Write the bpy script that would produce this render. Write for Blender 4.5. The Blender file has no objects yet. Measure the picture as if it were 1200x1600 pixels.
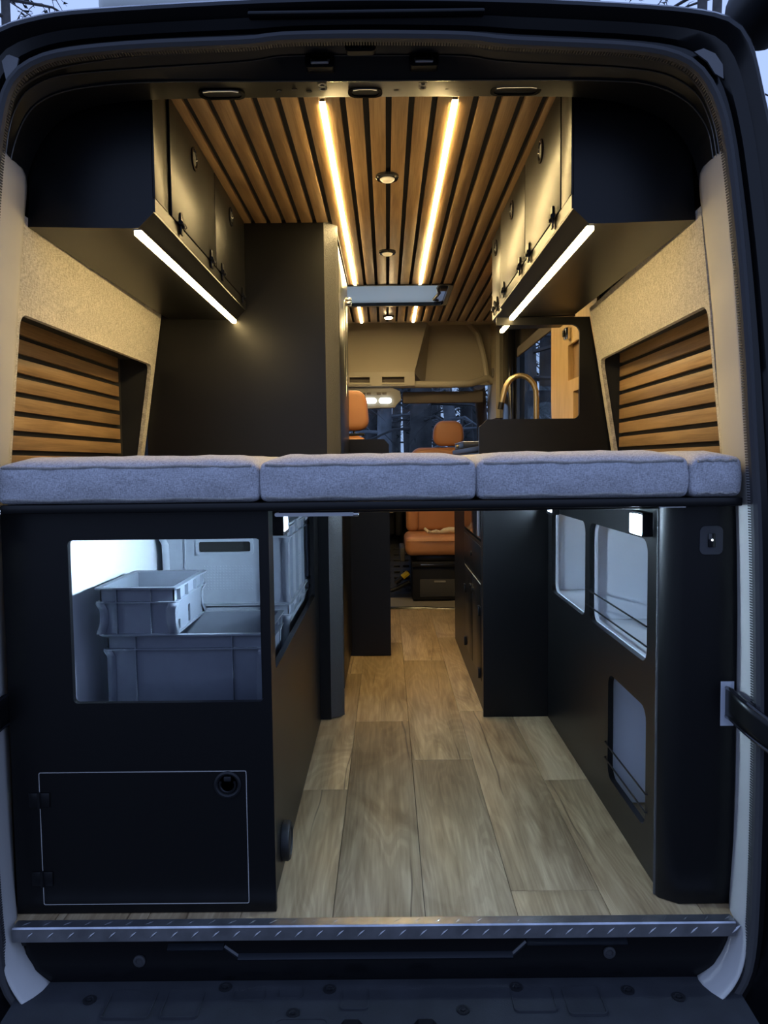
import bpy, bmesh, math, random
from mathutils import Vector, Matrix
from mathutils.geometry import tessellate_polygon
random.seed(7)
S = bpy.context.scene
COL = S.collection
# ------------------------------------------------------------------ camera
F_PX, IMG_H = 1200.0, 1600.0
cam_d = bpy.data.cameras.new('camera'); cam = bpy.data.objects.new('camera', cam_d); COL.objects.link(cam)
cam_d.sensor_fit = 'VERTICAL'; cam_d.sensor_height = 36.0; cam_d.lens = 36.0 * F_PX / IMG_H
cam_d.clip_start = 0.05; cam_d.clip_end = 300
pitch, yaw, roll = math.atan(78 / F_PX), math.atan(5 / F_PX), 0.0115
fw = Vector((-math.sin(yaw) * math.cos(pitch), math.cos(yaw) * math.cos(pitch), -math.sin(pitch)))
rt = Vector((math.cos(yaw), math.sin(yaw), 0)); dn = fw.cross(rt)
rt2 = rt * math.cos(roll) + dn * math.sin(roll); dn2 = -rt * math.sin(roll) + dn * math.cos(roll)
cm = Matrix((rt2, -dn2, -fw)).transposed().to_4x4(); cm.translation = Vector((0, -1.665, 0.996))
cam.matrix_world = cm
S.camera = cam
# ------------------------------------------------------------------ sky and exposure
SKY_STRENGTH = 1.2
LED_CEIL, LED_CAB, LAMP_COOL = 118.0, 44.0, 800.0
w = bpy.data.worlds.new('dusk_sky'); S.world = w; w.use_nodes = True
nt = w.node_tree; bg = nt.nodes['Background']
tc = nt.nodes.new('ShaderNodeTexCoord'); sx = nt.nodes.new('ShaderNodeSeparateXYZ'); cr = nt.nodes.new('ShaderNodeValToRGB')
nt.links.new(tc.outputs['Generated'], sx.inputs[0]); nt.links.new(sx.outputs['Z'], cr.inputs[0])
cr.color_ramp.elements[0].position = 0.0; cr.color_ramp.elements[0].color = (0.38, 0.50, 0.84, 1)
cr.color_ramp.elements[1].position = 0.9; cr.color_ramp.elements[1].color = (0.33, 0.47, 0.90, 1)
nt.links.new(cr.outputs[0], bg.inputs['Color']); bg.inputs['Strength'].default_value = SKY_STRENGTH
vs = S.view_settings
vs.view_transform = 'Standard'; vs.look = 'None'; vs.exposure = 0.12; vs.gamma = 1.0; vs.use_curve_mapping = False

# ------------------------------------------------------------------ mesh helpers
class MB:
    def __init__(s): s.v = []; s.f = []
    def add(s, vs_, fs):
        o = len(s.v); s.v += [tuple(p) for p in vs_]; s.f += [tuple(i + o for i in f) for f in fs]; return s
    def box(s, x0, x1, y0, y1, z0, z1, b=0.0, seg=2):
        if b <= 0:
            return s.add([(x0,y0,z0),(x1,y0,z0),(x1,y1,z0),(x0,y1,z0),(x0,y0,z1),(x1,y0,z1),(x1,y1,z1),(x0,y1,z1)],
                         [(0,3,2,1),(4,5,6,7),(0,1,5,4),(1,2,6,5),(2,3,7,6),(3,0,4,7)])
        bm = bmesh.new(); bmesh.ops.create_cube(bm, size=1)
        for v in bm.verts:
            v.co = Vector(((x0+x1)/2 + v.co.x*(x1-x0), (y0+y1)/2 + v.co.y*(y1-y0), (z0+z1)/2 + v.co.z*(z1-z0)))
        bmesh.ops.bevel(bm, geom=bm.edges[:], offset=b, segments=seg, profile=0.5, affect='EDGES')
        bm.verts.index_update(); s.add([v.co for v in bm.verts], [[v.index for v in f.verts] for f in bm.faces]); bm.free(); return s
    def panel(s, axis, a0, a1, outer, holes=(), fn=None):
        # outer/holes are 2D loops; axis 'y': (x,z)  'x': (y,z)  'z': (x,y); slab runs a0..a1 along axis; fn bends it
        loops = [list(outer)] + [list(h) for h in holes]
        def p3(u, v, a):
            p = (u, a, v) if axis == 'y' else (a, u, v) if axis == 'x' else (u, v, a)
            return fn(*p) if fn else p
        tri = tessellate_polygon([[Vector((u, v, 0)) for u, v in l] for l in loops])
        flat = [p for l in loops for p in l]; n = len(flat)
        V = [p3(u, v, a0) for u, v in flat] + [p3(u, v, a1) for u, v in flat]
        Fs = [tuple(t) for t in tri] + [tuple(i + n for i in reversed(t)) for t in tri]
        k = 0
        for l in loops:
            m = len(l)
            for i in range(m):
                a, b_ = k + i, k + (i + 1) % m
                Fs.append((a, b_, b_ + n, a + n))
            k += m
        return s.add(V, Fs)
    def tube(s, path, r, n=8, closed=False):
        P = [Vector(p) for p in path]; m = len(P); rs = r if isinstance(r, (list, tuple)) else [r] * m
        up = None; V = []; Fs = []
        for i in range(m):
            if closed: t = (P[(i+1) % m] - P[i-1])
            else: t = P[min(i+1, m-1)] - P[max(i-1, 0)]
            t.normalize()
            if up is None:
                up = t.orthogonal().normalized()
            else:
                up = (up - t * up.dot(t)); up = up.normalized() if up.length > 1e-6 else t.orthogonal().normalized()
            sd = t.cross(up)
            for k in range(n):
                a = 2 * math.pi * k / n; V.append(P[i] + (up * math.cos(a) + sd * math.sin(a)) * rs[i])
        for i in range(m if closed else m - 1):
            j = (i + 1) % m
            for k in range(n):
                l = (k + 1) % n; Fs.append((i*n+k, i*n+l, j*n+l, j*n+k))
        if not closed:
            Fs.append(tuple(range(n))[::-1]); Fs.append(tuple((m-1)*n + k for k in range(n)))
        return s.add(V, Fs)
    def lathe(s, prof, c, axis='z', n=24):
        # prof: list of (r, h) ; c centre; axis direction
        V = []; Fs = []; m = len(prof)
        for r, h in prof:
            for k in range(n):
                a = 2*math.pi*k/n; u, v = r*math.cos(a), r*math.sin(a)
                p = (u, v, h) if axis == 'z' else (h, u, v) if axis == 'x' else (u, h, v)
                V.append((c[0]+p[0], c[1]+p[1], c[2]+p[2]))
        for i in range(m-1):
            for k in range(n):
                l = (k+1) % n; Fs.append((i*n+k, i*n+l, (i+1)*n+l, (i+1)*n+k))
        if prof[0][0] > 1e-5: Fs.append(tuple(range(n)))
        if prof[-1][0] > 1e-5: Fs.append(tuple((m-1)*n+k for k in range(n)))
        return s.add(V, Fs)
    def grid(s, rows, closed_u=False):
        # rows: list of equal length point lists
        n = len(rows[0]); V = [p for r in rows for p in r]; Fs = []
        for i in range(len(rows)-1):
            for k in range(n if closed_u else n-1):
                l = (k+1) % n; Fs.append((i*n+k, i*n+l, (i+1)*n+l, (i+1)*n+k))
        return s.add(V, Fs)
    def build(s, name, mat, parent=None, smooth=True, ang=40, solid=0.0):
        me = bpy.data.meshes.new(name)
        c = [sum((min(p[i] for p in s.v), max(p[i] for p in s.v))) / 2 for i in range(3)]
        me.from_pydata([(p[0]-c[0], p[1]-c[1], p[2]-c[2]) for p in s.v], [], s.f)
        bm = bmesh.new(); bm.from_mesh(me); bmesh.ops.recalc_face_normals(bm, faces=bm.faces); bm.to_mesh(me); bm.free()
        if smooth:
            me.shade_smooth(); me.set_sharp_from_angle(angle=math.radians(ang))
        me.materials.append(mat)
        return place(name, me, c, parent, solid)
WLOC = {}
def place(name, me, c, parent=None, solid=0.0):
    o = bpy.data.objects.new(name, me); COL.objects.link(o)
    WLOC[o.name] = Vector(c)
    o.location = c
    if parent:
        o.parent = parent; o.location = Vector(c) - WLOC[parent.name]
    if solid:
        m = o.modifiers.new('thickness', 'SOLIDIFY'); m.thickness = solid; m.offset = 0
    return o
def thing(name, loc, label, cat, group=None):
    o = bpy.data.objects.new(name, None); COL.objects.link(o); o.location = loc; o.empty_display_size = 0.05
    WLOC[o.name] = Vector(loc); return tag(o, label, cat, group)
def tag(o, label, cat, group=None):
    o['label'] = label; o['category'] = cat
    if group: o['group'] = group
    return o
def struct(o, label=None):
    o['kind'] = 'structure'
    if label: o['label'] = label
    return o
def B(name, mat, parent, x0, x1, y0, y1, z0, z1, b=0.0, **k):
    return MB().box(x0, x1, y0, y1, z0, z1, b).build(name, mat, parent, **k)
def rrect(u0, u1, v0, v1, r, n=5):
    out = []
    for cx, cy, a0 in ((u1-r, v0+r, -90), (u1-r, v1-r, 0), (u0+r, v1-r, 90), (u0+r, v0+r, 180)):
        for k in range(n+1):
            a = math.radians(a0 + 90*k/n); out.append((cx + r*math.cos(a), cy + r*math.sin(a)))
    return out
def rect(u0, u1, v0, v1): return [(u0, v0), (u1, v0), (u1, v1), (u0, v1)]
def lerp(a, b, t): return a + (b - a) * t

# ------------------------------------------------------------------ materials
def mat(name, col, rough=0.5, metal=0.0, bump=0.0, bscale=200.0, var=0.0, vscale=8.0, emit=None, estr=0.0, spec=0.5, coat=0.0, sheen=0.0):
    m = bpy.data.materials.new(name); m.use_nodes = True; N = m.node_tree.nodes; L = m.node_tree.links
    p = N['Principled BSDF']; p.inputs['Base Color'].default_value = (*col, 1); p.inputs['Roughness'].default_value = rough
    p.inputs['Metallic'].default_value = metal; p.inputs['Specular IOR Level'].default_value = spec
    p.inputs['Coat Weight'].default_value = coat; p.inputs['Sheen Weight'].default_value = sheen
    if emit: p.inputs['Emission Color'].default_value = (*emit, 1); p.inputs['Emission Strength'].default_value = estr
    if bump or var:
        t = N.new('ShaderNodeTexCoord')
    if bump:
        n = N.new('ShaderNodeTexNoise'); n.inputs['Scale'].default_value = bscale; n.inputs['Detail'].default_value = 3
        b = N.new('ShaderNodeBump'); b.inputs['Strength'].default_value = bump; b.inputs['Distance'].default_value = 0.002
        L.new(t.outputs['Object'], n.inputs['Vector']); L.new(n.outputs['Fac'], b.inputs['Height']); L.new(b.outputs[0], p.inputs['Normal'])
    if var:
        n2 = N.new('ShaderNodeTexNoise'); n2.inputs['Scale'].default_value = vscale; n2.inputs['Detail'].default_value = 4
        r = N.new('ShaderNodeValToRGB'); r.color_ramp.elements[0].position = 0.3; r.color_ramp.elements[1].position = 0.7
        r.color_ramp.elements[0].color = (*[c*(1-var) for c in col], 1); r.color_ramp.elements[1].color = (*[c*(1+var) for c in col], 1)
        L.new(t.outputs['Object'], n2.inputs['Vector']); L.new(n2.outputs['Fac'], r.inputs[0]); L.new(r.outputs[0], p.inputs['Base Color'])
    return m
def wood(name, cols, axis, along=2.0, across=40.0, rough=0.45, cracks=False, rvar=0.25, bump=0.15):
    m = bpy.data.materials.new(name); m.use_nodes = True; N = m.node_tree.nodes; L = m.node_tree.links; p = N['Principled BSDF']
    t = N.new('ShaderNodeTexCoord'); oi = N.new('ShaderNodeObjectInfo')
    off = N.new('ShaderNodeVectorMath'); off.operation = 'MULTIPLY_ADD'
    cb = N.new('ShaderNodeCombineXYZ')
    for i in range(3): L.new(oi.outputs['Random'], cb.inputs[i])
    off.inputs[1].default_value = (17.3, 11.7, 23.1); L.new(cb.outputs[0], off.inputs[0]); L.new(t.outputs['Object'], off.inputs[2])
    def noise(sc, detail, dist, scale=1.0):
        mp = N.new('ShaderNodeMapping'); mp.inputs['Scale'].default_value = sc; n = N.new('ShaderNodeTexNoise')
        n.inputs['Scale'].default_value = scale; n.inputs['Detail'].default_value = detail; n.inputs['Distortion'].default_value = dist
        L.new(off.outputs[0], mp.inputs[0]); L.new(mp.outputs[0], n.inputs['Vector']); return n
    def vec(a, b): return tuple(a if i == axis else b for i in range(3))
    n1 = noise(vec(along, across*0.35), 5, 1.2); n2 = noise(vec(along*4, across*4), 4, 0.3); n3 = noise((5, 5, 5), 3, 0.5)
    mx = N.new('ShaderNodeMath'); mx.operation = 'MULTIPLY_ADD'; mx.inputs[1].default_value = 0.42; L.new(n2.outputs['Fac'], mx.inputs[0])
    sc = N.new('ShaderNodeMath'); sc.operation = 'MULTIPLY'; sc.inputs[1].default_value = 0.65; L.new(n1.outputs['Fac'], sc.inputs[0]); L.new(sc.outputs[0], mx.inputs[2])
    r = N.new('ShaderNodeValToRGB'); e = r.color_ramp.elements
    e[0].position = 0.33; e[0].color = (*cols[0], 1); e[1].position = 0.68; e[1].color = (*cols[2], 1)
    q = e.new(0.5); q.color = (*cols[1], 1); L.new(mx.outputs[0], r.inputs[0])
    hsv = N.new('ShaderNodeHueSaturation')
    vm = N.new('ShaderNodeMapRange'); vm.inputs['To Min'].default_value = 1 - rvar; vm.inputs['To Max'].default_value = 1 + rvar*0.6
    ad = N.new('ShaderNodeMath'); ad.operation = 'ADD'; L.new(oi.outputs['Random'], ad.inputs[0]); L.new(n3.outputs['Fac'], ad.inputs[1])
    hf = N.new('ShaderNodeMath'); hf.operation = 'MULTIPLY'; hf.inputs[1].default_value = 0.5; L.new(ad.outputs[0], hf.inputs[0]); L.new(hf.outputs[0], vm.inputs['Value'])
    L.new(vm.outputs[0], hsv.inputs['Value']); L.new(r.outputs[0], hsv.inputs['Color'])
    out = hsv.outputs[0]
    if cracks:
        # dark wandering cracks along the plank and a few blotchy knots
        wv = N.new('ShaderNodeTexWave'); wv.wave_type = 'BANDS'; wv.bands_direction = 'X' if axis == 1 else 'Y'
        wv.inputs['Scale'].default_value = 2.1; wv.inputs['Distortion'].default_value = 3.0; wv.inputs['Detail'].default_value = 3; wv.inputs['Detail Scale'].default_value = 1.4
        mp = N.new('ShaderNodeMapping'); mp.inputs['Scale'].default_value = vec(0.28, 1.0); L.new(off.outputs[0], mp.inputs[0]); L.new(mp.outputs[0], wv.inputs['Vector'])
        cr2 = N.new('ShaderNodeValToRGB'); cr2.color_ramp.elements[0].position = 0.0; cr2.color_ramp.elements[0].color = (0.16, 0.12, 0.09, 1)
        cr2.color_ramp.elements[1].position = 0.004; cr2.color_ramp.elements[1].color = (1, 1, 1, 1); L.new(wv.outputs['Fac'], cr2.inputs[0])
        nk = noise(vec(1.6, 4.5), 3, 1.5); kr = N.new('ShaderNodeValToRGB')
        kr.color_ramp.elements[0].position = 0.54; kr.color_ramp.elements[0].color = (1, 1, 1, 1)
        kr.color_ramp.elements[1].position = 0.74; kr.color_ramp.elements[1].color = (0.42, 0.34, 0.27, 1); L.new(nk.outputs['Fac'], kr.inputs[0])
        cn = noise(vec(0.55, 4.0), 3, 0.5); mu = N.new('ShaderNodeMath'); mu.operation = 'MULTIPLY'; mu.inputs[1].default_value = 210.0; L.new(cn.outputs['Fac'], mu.inputs[0])
        sn = N.new('ShaderNodeMath'); sn.operation = 'SINE'; L.new(mu.outputs[0], sn.inputs[0])
        rr = N.new('ShaderNodeValToRGB'); rr.color_ramp.elements[0].position = 0.0; rr.color_ramp.elements[0].color = (0.60, 0.54, 0.48, 1); rr.color_ramp.elements[1].position = 0.55; rr.color_ramp.elements[1].color = (1, 1, 1, 1); L.new(sn.outputs[0], rr.inputs[0])
        nm_ = noise(vec(1.1, 3.0), 2, 0.0); cmk = N.new('ShaderNodeMapRange'); cmk.inputs['From Min'].default_value = 0.50; cmk.inputs['From Max'].default_value = 0.60; cmk.inputs['To Max'].default_value = 0.75; L.new(nm_.outputs['Fac'], cmk.inputs['Value'])
        for src, fac in ((rr, 0.30), (kr, 0.8), (cr2, None)):
            mxx = N.new('ShaderNodeMix'); mxx.data_type = 'RGBA'; mxx.blend_type = 'MULTIPLY'
            if fac is None: L.new(cmk.outputs[0], mxx.inputs['Factor'])
            else: mxx.inputs['Factor'].default_value = fac
           
            L.new(out, mxx.inputs['A']); L.new(src.outputs[0], mxx.inputs['B']); out = mxx.outputs['Result']
    L.new(out, p.inputs['Base Color']); p.inputs['Roughness'].default_value = rough
    b = N.new('ShaderNodeBump'); b.inputs['Strength'].default_value = bump; b.inputs['Distance'].default_value = 0.002
    L.new(n2.outputs['Fac'], b.inputs['Height']); L.new(b.outputs[0], p.inputs['Normal'])
    return m
def fabric(name, c0, c1, scale=900.0, rough=0.95, bump=0.35, wall=False):
    m = bpy.data.materials.new(name); m.use_nodes = True; N = m.node_tree.nodes; L = m.node_tree.links; p = N['Principled BSDF']
    t = N.new('ShaderNodeTexCoord'); res = []
    for sc in (((scale*0.2, scale, scale*0.12), (scale*0.2, scale*0.2, scale*0.7)) if wall else ((scale, scale*0.25, scale*0.25), (scale*0.25, scale*0.25, scale))):
        mp = N.new('ShaderNodeMapping'); mp.inputs['Scale'].default_value = sc; n = N.new('ShaderNodeTexNoise'); n.inputs['Scale'].default_value = 1; n.inputs['Detail'].default_value = 2
        L.new(t.outputs['Object'], mp.inputs[0]); L.new(mp.outputs[0], n.inputs['Vector']); res.append(n)
    ad = N.new('ShaderNodeMath'); ad.operation = 'ADD'; L.new(res[0].outputs['Fac'], ad.inputs[0]); L.new(res[1].outputs['Fac'], ad.inputs[1])
    h = N.new('ShaderNodeMath'); h.operation = 'MULTIPLY'; h.inputs[1].default_value = 0.5; L.new(ad.outputs[0], h.inputs[0])
    r = N.new('ShaderNodeValToRGB'); r.color_ramp.elements[0].position = 0.36; r.color_ramp.elements[1].position = 0.64
    r.color_ramp.elements[0].color = (*c0, 1); r.color_ramp.elements[1].color = (*c1, 1); L.new(h.outputs[0], r.inputs[0]); L.new(r.outputs[0], p.inputs['Base Color'])
    b = N.new('ShaderNodeBump'); b.inputs['Strength'].default_value = bump; b.inputs['Distance'].default_value = 0.002; L.new(h.outputs[0], b.inputs['Height']); L.new(b.outputs[0], p.inputs['Normal'])
    p.inputs['Roughness'].default_value = rough; p.inputs['Sheen Weight'].default_value = 0.15
    return m
def emitter(name, col, st):
    m = bpy.data.materials.new(name); m.use_nodes = True; N = m.node_tree.nodes; N.clear()
    e = N.new('ShaderNodeEmission'); o = N.new('ShaderNodeOutputMaterial'); e.inputs['Color'].default_value = (*col, 1); e.inputs['Strength'].default_value = st
    m.node_tree.links.new(e.outputs[0], o.inputs['Surface']); return m
def glass_mat(name, tint=(0.8, 0.85, 0.85), refl=0.05):
    m = bpy.data.materials.new(name); m.use_nodes = True; N = m.node_tree.nodes; L = m.node_tree.links; N.clear()
    t = N.new('ShaderNodeBsdfTransparent'); t.inputs['Color'].default_value = (*tint, 1); g = N.new('ShaderNodeBsdfGlossy'); g.inputs['Roughness'].default_value = 0.02
    mx = N.new('ShaderNodeMixShader'); o = N.new('ShaderNodeOutputMaterial')
    mx.inputs[0].default_value = refl; L.new(t.outputs[0], mx.inputs[1]); L.new(g.outputs[0], mx.inputs[2]); L.new(mx.outputs[0], o.inputs['Surface']); return m
M = {}
M['black'] = mat('black_laminate', (0.0042, 0.0042, 0.0044), 0.35, bump=0.04, bscale=700, spec=0.28)
M['black_gloss'] = mat('black_gloss', (0.010, 0.010, 0.012), 0.12)
M['black_tex'] = mat('black_textured_paint', (0.045, 0.045, 0.045), 0.50, bump=0.9, bscale=420)
M['black_void'] = mat('black_backing_void', (0.008, 0.008, 0.008), 0.9)
M['black_metal'] = mat('black_metal', (0.015, 0.015, 0.016), 0.35, 0.6)
M['plastic'] = mat('black_plastic', (0.010, 0.0105, 0.012), 0.5, spec=0.3, bump=0.15, bscale=500)
M['bumper'] = mat('bumper_plastic', (0.024, 0.026, 0.030), 0.62, spec=0.3, bump=0.3, bscale=600, var=0.2, vscale=14)
M['paint'] = mat('dark_car_paint', (0.002, 0.0023, 0.003), 0.22, spec=0.3)
M['crease_highlight'] = mat('highlight_paint_edge', (0.05, 0.045, 0.035), 0.25, spec=0.8)  # lighter warm tone paints the highlight lines along the header creases
M['header'] = mat('satin_dark_paint', (0.004, 0.0045, 0.005), 0.38, spec=0.25)
M['seal'] = mat('rubber_seal', (0.03, 0.03, 0.032), 0.7)
M['grey_trim'] = mat('light_grey_trim', (0.40, 0.39, 0.365), 0.6, bump=0.1, bscale=700)
M['film'] = mat('clear_protective_film', (0.10, 0.10, 0.105), 0.25, bump=0.6, bscale=40)
M['white'] = mat('white_liner', (0.60, 0.63, 0.68), 0.55)
M['crate'] = mat('grey_crate_plastic', (0.115, 0.13, 0.158), 0.38, var=0.05, vscale=30)
M['crate_light'] = mat('pale_grey_crate_plastic', (0.28, 0.31, 0.355), 0.38, var=0.05, vscale=30)
M['alu'] = mat('aluminium', (0.55, 0.56, 0.58), 0.32, 0.95, bump=0.05, bscale=300)
M['alu_plate'] = mat('worn_aluminium_plate', (0.42, 0.43, 0.45), 0.34, 0.95, var=0.2, vscale=25)
M['leather'] = mat('orange_leather', (0.47, 0.205, 0.085), 0.42, bump=0.12, bscale=350, var=0.08, vscale=6)
M['cream'] = mat('cream_headliner', (0.48, 0.43, 0.33), 0.85, bump=0.15, bscale=600)
M['cream_plastic'] = mat('cream_plastic', (0.46, 0.42, 0.33), 0.5)
M['visor'] = mat('taupe_visor', (0.12, 0.10, 0.085), 0.8)
M['cab_grey'] = mat('grey_console', (0.22, 0.21, 0.19), 0.5)
M['gold'] = mat('brushed_gold', (0.42, 0.34, 0.20), 0.32, 0.9)
M['yellow'] = mat('yellow_plastic', (0.85, 0.62, 0.02), 0.5)
M['cream_strap'] = mat('cream_strap', (0.62, 0.52, 0.36), 0.8, var=0.1, vscale=20)
M['rubber_mat'] = mat('rubber_mat', (0.02, 0.02, 0.021), 0.55)
M['hatch_white'] = mat('hatch_white', (0.62, 0.65, 0.60), 0.5)
m_ = bpy.data.materials.new('translucent_shade'); m_.use_nodes = True; N_ = m_.node_tree.nodes; N_.clear()
t_ = N_.new('ShaderNodeBsdfTranslucent'); d_ = N_.new('ShaderNodeBsdfDiffuse'); x_ = N_.new('ShaderNodeMixShader'); o_ = N_.new('ShaderNodeOutputMaterial')
t_.inputs['Color'].default_value = (0.95, 0.90, 0.62, 1); d_.inputs['Color'].default_value = (0.85, 0.85, 0.78, 1); x_.inputs[0].default_value = 0.30
m_.node_tree.links.new(t_.outputs[0], x_.inputs[1]); m_.node_tree.links.new(d_.outputs[0], x_.inputs[2]); m_.node_tree.links.new(x_.outputs[0], o_.inputs['Surface']); M['shade'] = m_
M['threshold'] = mat('grey_threshold', (0.20, 0.18, 0.15), 0.45)
M['chrome'] = mat('chrome', (0.7, 0.7, 0.7), 0.15, 1.0)
M['fabric_wall'] = fabric('wall_fabric', (0.26, 0.235, 0.18), (0.56, 0.52, 0.43), 480, wall=True)
M['fabric_bed'] = fabric('bed_fabric', (0.26, 0.26, 0.275), (0.54, 0.54, 0.575), 750)
M['piping'] = fabric('bed_piping', (0.22, 0.21, 0.20), (0.36, 0.35, 0.33), 380)
oak = ((0.145, 0.082, 0.034), (0.24, 0.142, 0.062), (0.345, 0.215, 0.10))
M['oak_y'] = wood('oak_along_y', oak, 1, 1.6, 60)
plank_c = ((0.235, 0.163, 0.082), (0.40, 0.288, 0.155), (0.54, 0.412, 0.238))
M['plank'] = wood('rustic_oak_plank', plank_c, 1, 1.3, 30, rough=0.42, cracks=True, rvar=0.18)
M['switch'] = mat('grey_switch_plastic', (0.045, 0.047, 0.055), 0.5)
M['ridge'] = mat('sky_reflection_ridge', (0.012, 0.014, 0.018), 0.3, coat=0.4)  # same lip paint made lighter, the sky's reflection put into the colour
M['ply'] = wood('plywood', ((0.42, 0.25, 0.09), (0.56, 0.36, 0.15), (0.66, 0.45, 0.21)), 2, 1.2, 8, rvar=0.1)
M['ply_recess_shade'] = mat('plywood_recess_shade', (0.26, 0.15, 0.06), 0.6)  # darker plywood copy, recess shade put into the colour of the cubby backs
WARM = (1.0, 0.73, 0.32); COOL = (0.56, 0.77, 1.0)
M['led_ceiling'] = emitter('led_ceiling', WARM, LED_CEIL)
M['led_cabinet'] = emitter('led_cabinet', WARM, LED_CAB)
M['spot_on'] = emitter('spot_lit', (1.0, 0.72, 0.36), 520)
M['spot_off'] = mat('spot_dim', (0.6, 0.55, 0.45), 0.4, emit=(1.0, 0.72, 0.36), estr=0.35)
M['lamp_cool'] = emitter('lamp_cool', COOL, LAMP_COOL)
M['lamp_cool_dim'] = emitter('lamp_cool_dimmer', COOL, LAMP_COOL*1.9)
M['lamp_cool_far'] = emitter('lamp_cool_far', COOL, LAMP_COOL*0.6)
M['dome_lit'] = emitter('dome_lit', (0.95, 1.0, 0.9), 6)
M['switch_dot'] = emitter('switch_dot', (0.8, 0.9, 1.0), 4)
M['glass'] = glass_mat('window_glass')
M['clear'] = glass_mat('clear_acrylic', (0.97, 0.97, 0.97), 0.04)
M['bark'] = mat('tree_bark', (0.085, 0.08, 0.078), 0.9, bump=0.8, bscale=14, var=0.45, vscale=5)
M['bark_pale'] = mat('pale_tree_bark', (0.27, 0.28, 0.30), 0.9, bump=0.6, bscale=14, var=0.35, vscale=5)
M['needles'] = mat('dark_needles', (0.020, 0.028, 0.022), 0.8, var=0.3, vscale=3)
M['soil'] = mat('forest_soil', (0.06, 0.052, 0.045), 0.95, var=0.4, vscale=2)

# ------------------------------------------------------------------ SETTING: floor
floor = struct(B('floor', M['black_void'], None, -0.98, 0.92, -0.055, 3.50, -0.05, -0.013), 'rustic oak plank floor running from the sill to the cab')
PW = 0.2035; X0 = -0.13
first = {}
ends = {-4: 0.5, -3: 1.0, -2: 0.35, -1: 0.62, 0: 1.235, 1: 0.847, 2: 0.058, 3: 0.677, 4: 0.30}
PL = 1.29
for c in range(-4, 5):
    xa, xb = X0 + c*PW, X0 + (c+1)*PW
    if c == -4: xa = -0.86
    if c == 4: xb = 0.80
    ys = [-0.053]; y = ends[c]
    while y < 3.49: ys.append(y); y += PL
    ys.append(3.49)
    for a, b_ in zip(ys[:-1], ys[1:]):
        if b_ - a < 0.02: continue
        B('plank', M['plank'], floor, xa+0.0006, xb-0.0006, a+0.0006, b_-0.0006, -0.0125, 0.0, 0.0007)

# ------------------------------------------------------------------ SETTING: ceiling with slats
ZC = 1.90
hx0, hx1, hy0, hy1 = -0.30, 0.345, 2.28, 2.79
ceiling = struct(MB().panel('z', ZC, ZC+0.02, rect(-0.86, 0.84, 0.13, 3.36), [rect(hx0, hx1, hy0, hy1)]).build('ceiling', M['black_void'], None), 'black ceiling with oak slats running lengthwise')
SP, SW, GAP = 0.057, 0.0420, 0.0150
LX = (-0.150, 0.180); LW = 0.087
spans = []
for k in range(6): spans.append((LX[0]-LW/2-GAP-k*SP-SW, SW, 0.14, 1.255))
x = LX[0]+LW/2+GAP
for k in range(4): spans.append((x+k*SP, SW, 0.14, 3.34))
for k in range(4): spans.append((LX[1]+LW/2+GAP+k*SP, SW, 0.14, 3.34))
for k in range(4, 8): spans.append((LX[1]+LW/2+GAP+k*SP, SW, 1.56, 3.34))
for lx in LX:
    spans.append((lx-LW/2, LW/2-0.0075, 0.14, 3.34)); spans.append((lx+0.0075, LW/2-0.0075, 0.14, 3.34))
for k in range(3): spans.append((LX[0]-LW/2-GAP-k*SP-SW, SW, 2.24, 3.34))
for xa, wd, ya, yb in spans:
    segs = [(ya, yb)]
    if xa + wd > hx0-0.005 and xa < hx1+0.004:
        segs = [(ya, min(yb, hy0-0.012)), (max(ya, hy1+0.012), yb)]
    for a, b_ in segs:
        if b_ - a > 0.05: B('slat', M['oak_y'], ceiling, xa, xa+wd, a, b_, ZC-0.012, ZC, 0.0012)

# ------------------------------------------------------------------ SETTING: rear body frame
SEAL_TOP = [(-0.761,1.665),(-0.746,1.726),(-0.729,1.757),(-0.707,1.778),(-0.658,1.801),(-0.563,1.813),(-0.436,1.820),(-0.247,1.823),(-0.209,1.831),(-0.096,1.832),(0.004,1.831),(0.174,1.827),(0.230,1.817),(0.381,1.809),(0.456,1.805),(0.532,1.797),(0.582,1.784),(0.620,1.762),(0.648,1.725),(0.666,1.683),(0.677,1.647),(0.690,1.573)]
LOOP = [(-0.66,-0.215),(-0.74,-0.20),(-0.80,-0.155),(-0.833,-0.09),(-0.842,0.05),(-0.845,0.25),(-0.845,0.5),(-0.838,0.8),(-0.825,1.04),(-0.803,1.3),(-0.778,1.55)] + SEAL_TOP + [(0.712,1.398),(0.731,1.196),(0.743,1.016),(0.754,0.878),(0.764,0.565),(0.768,0.378),(0.767,0.103),(0.761,-0.07),(0.735,-0.135),(0.69,-0.185),(0.62,-0.21)]
OUTL = [(-0.86,-0.30),(-0.915,-0.1),(-0.93,0.4),(-0.92,0.9),(-0.88,1.35),(-0.83,1.66),(-0.80,1.77),(-0.776,1.81),(-0.740,1.842),(-0.665,1.860),(-0.603,1.869),(-0.367,1.880),(-0.181,1.886),(0.005,1.887),(0.252,1.880),(0.450,1.869),(0.573,1.859),(0.635,1.850),(0.672,1.839),(0.697,1.821),(0.718,1.780),(0.737,1.698),(0.753,1.637),(0.80,1.35),(0.845,0.9),(0.86,0.4),(0.845,-0.1),(0.79,-0.30)]
H1 = [(-0.80,1.45),(-0.778,1.667),(-0.766,1.718),(-0.751,1.747),(-0.731,1.772),(-0.686,1.796),(-0.638,1.808),(-0.500,1.825),(-0.256,1.835),(-0.215,1.847),(0.004,1.845),(0.166,1.842),(0.214,1.825),(0.388,1.817),(0.471,1.813),(0.549,1.804),(0.593,1.790),(0.627,1.767),(0.653,1.734),(0.672,1.687),(0.684,1.642),(0.715,1.42)]
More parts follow.
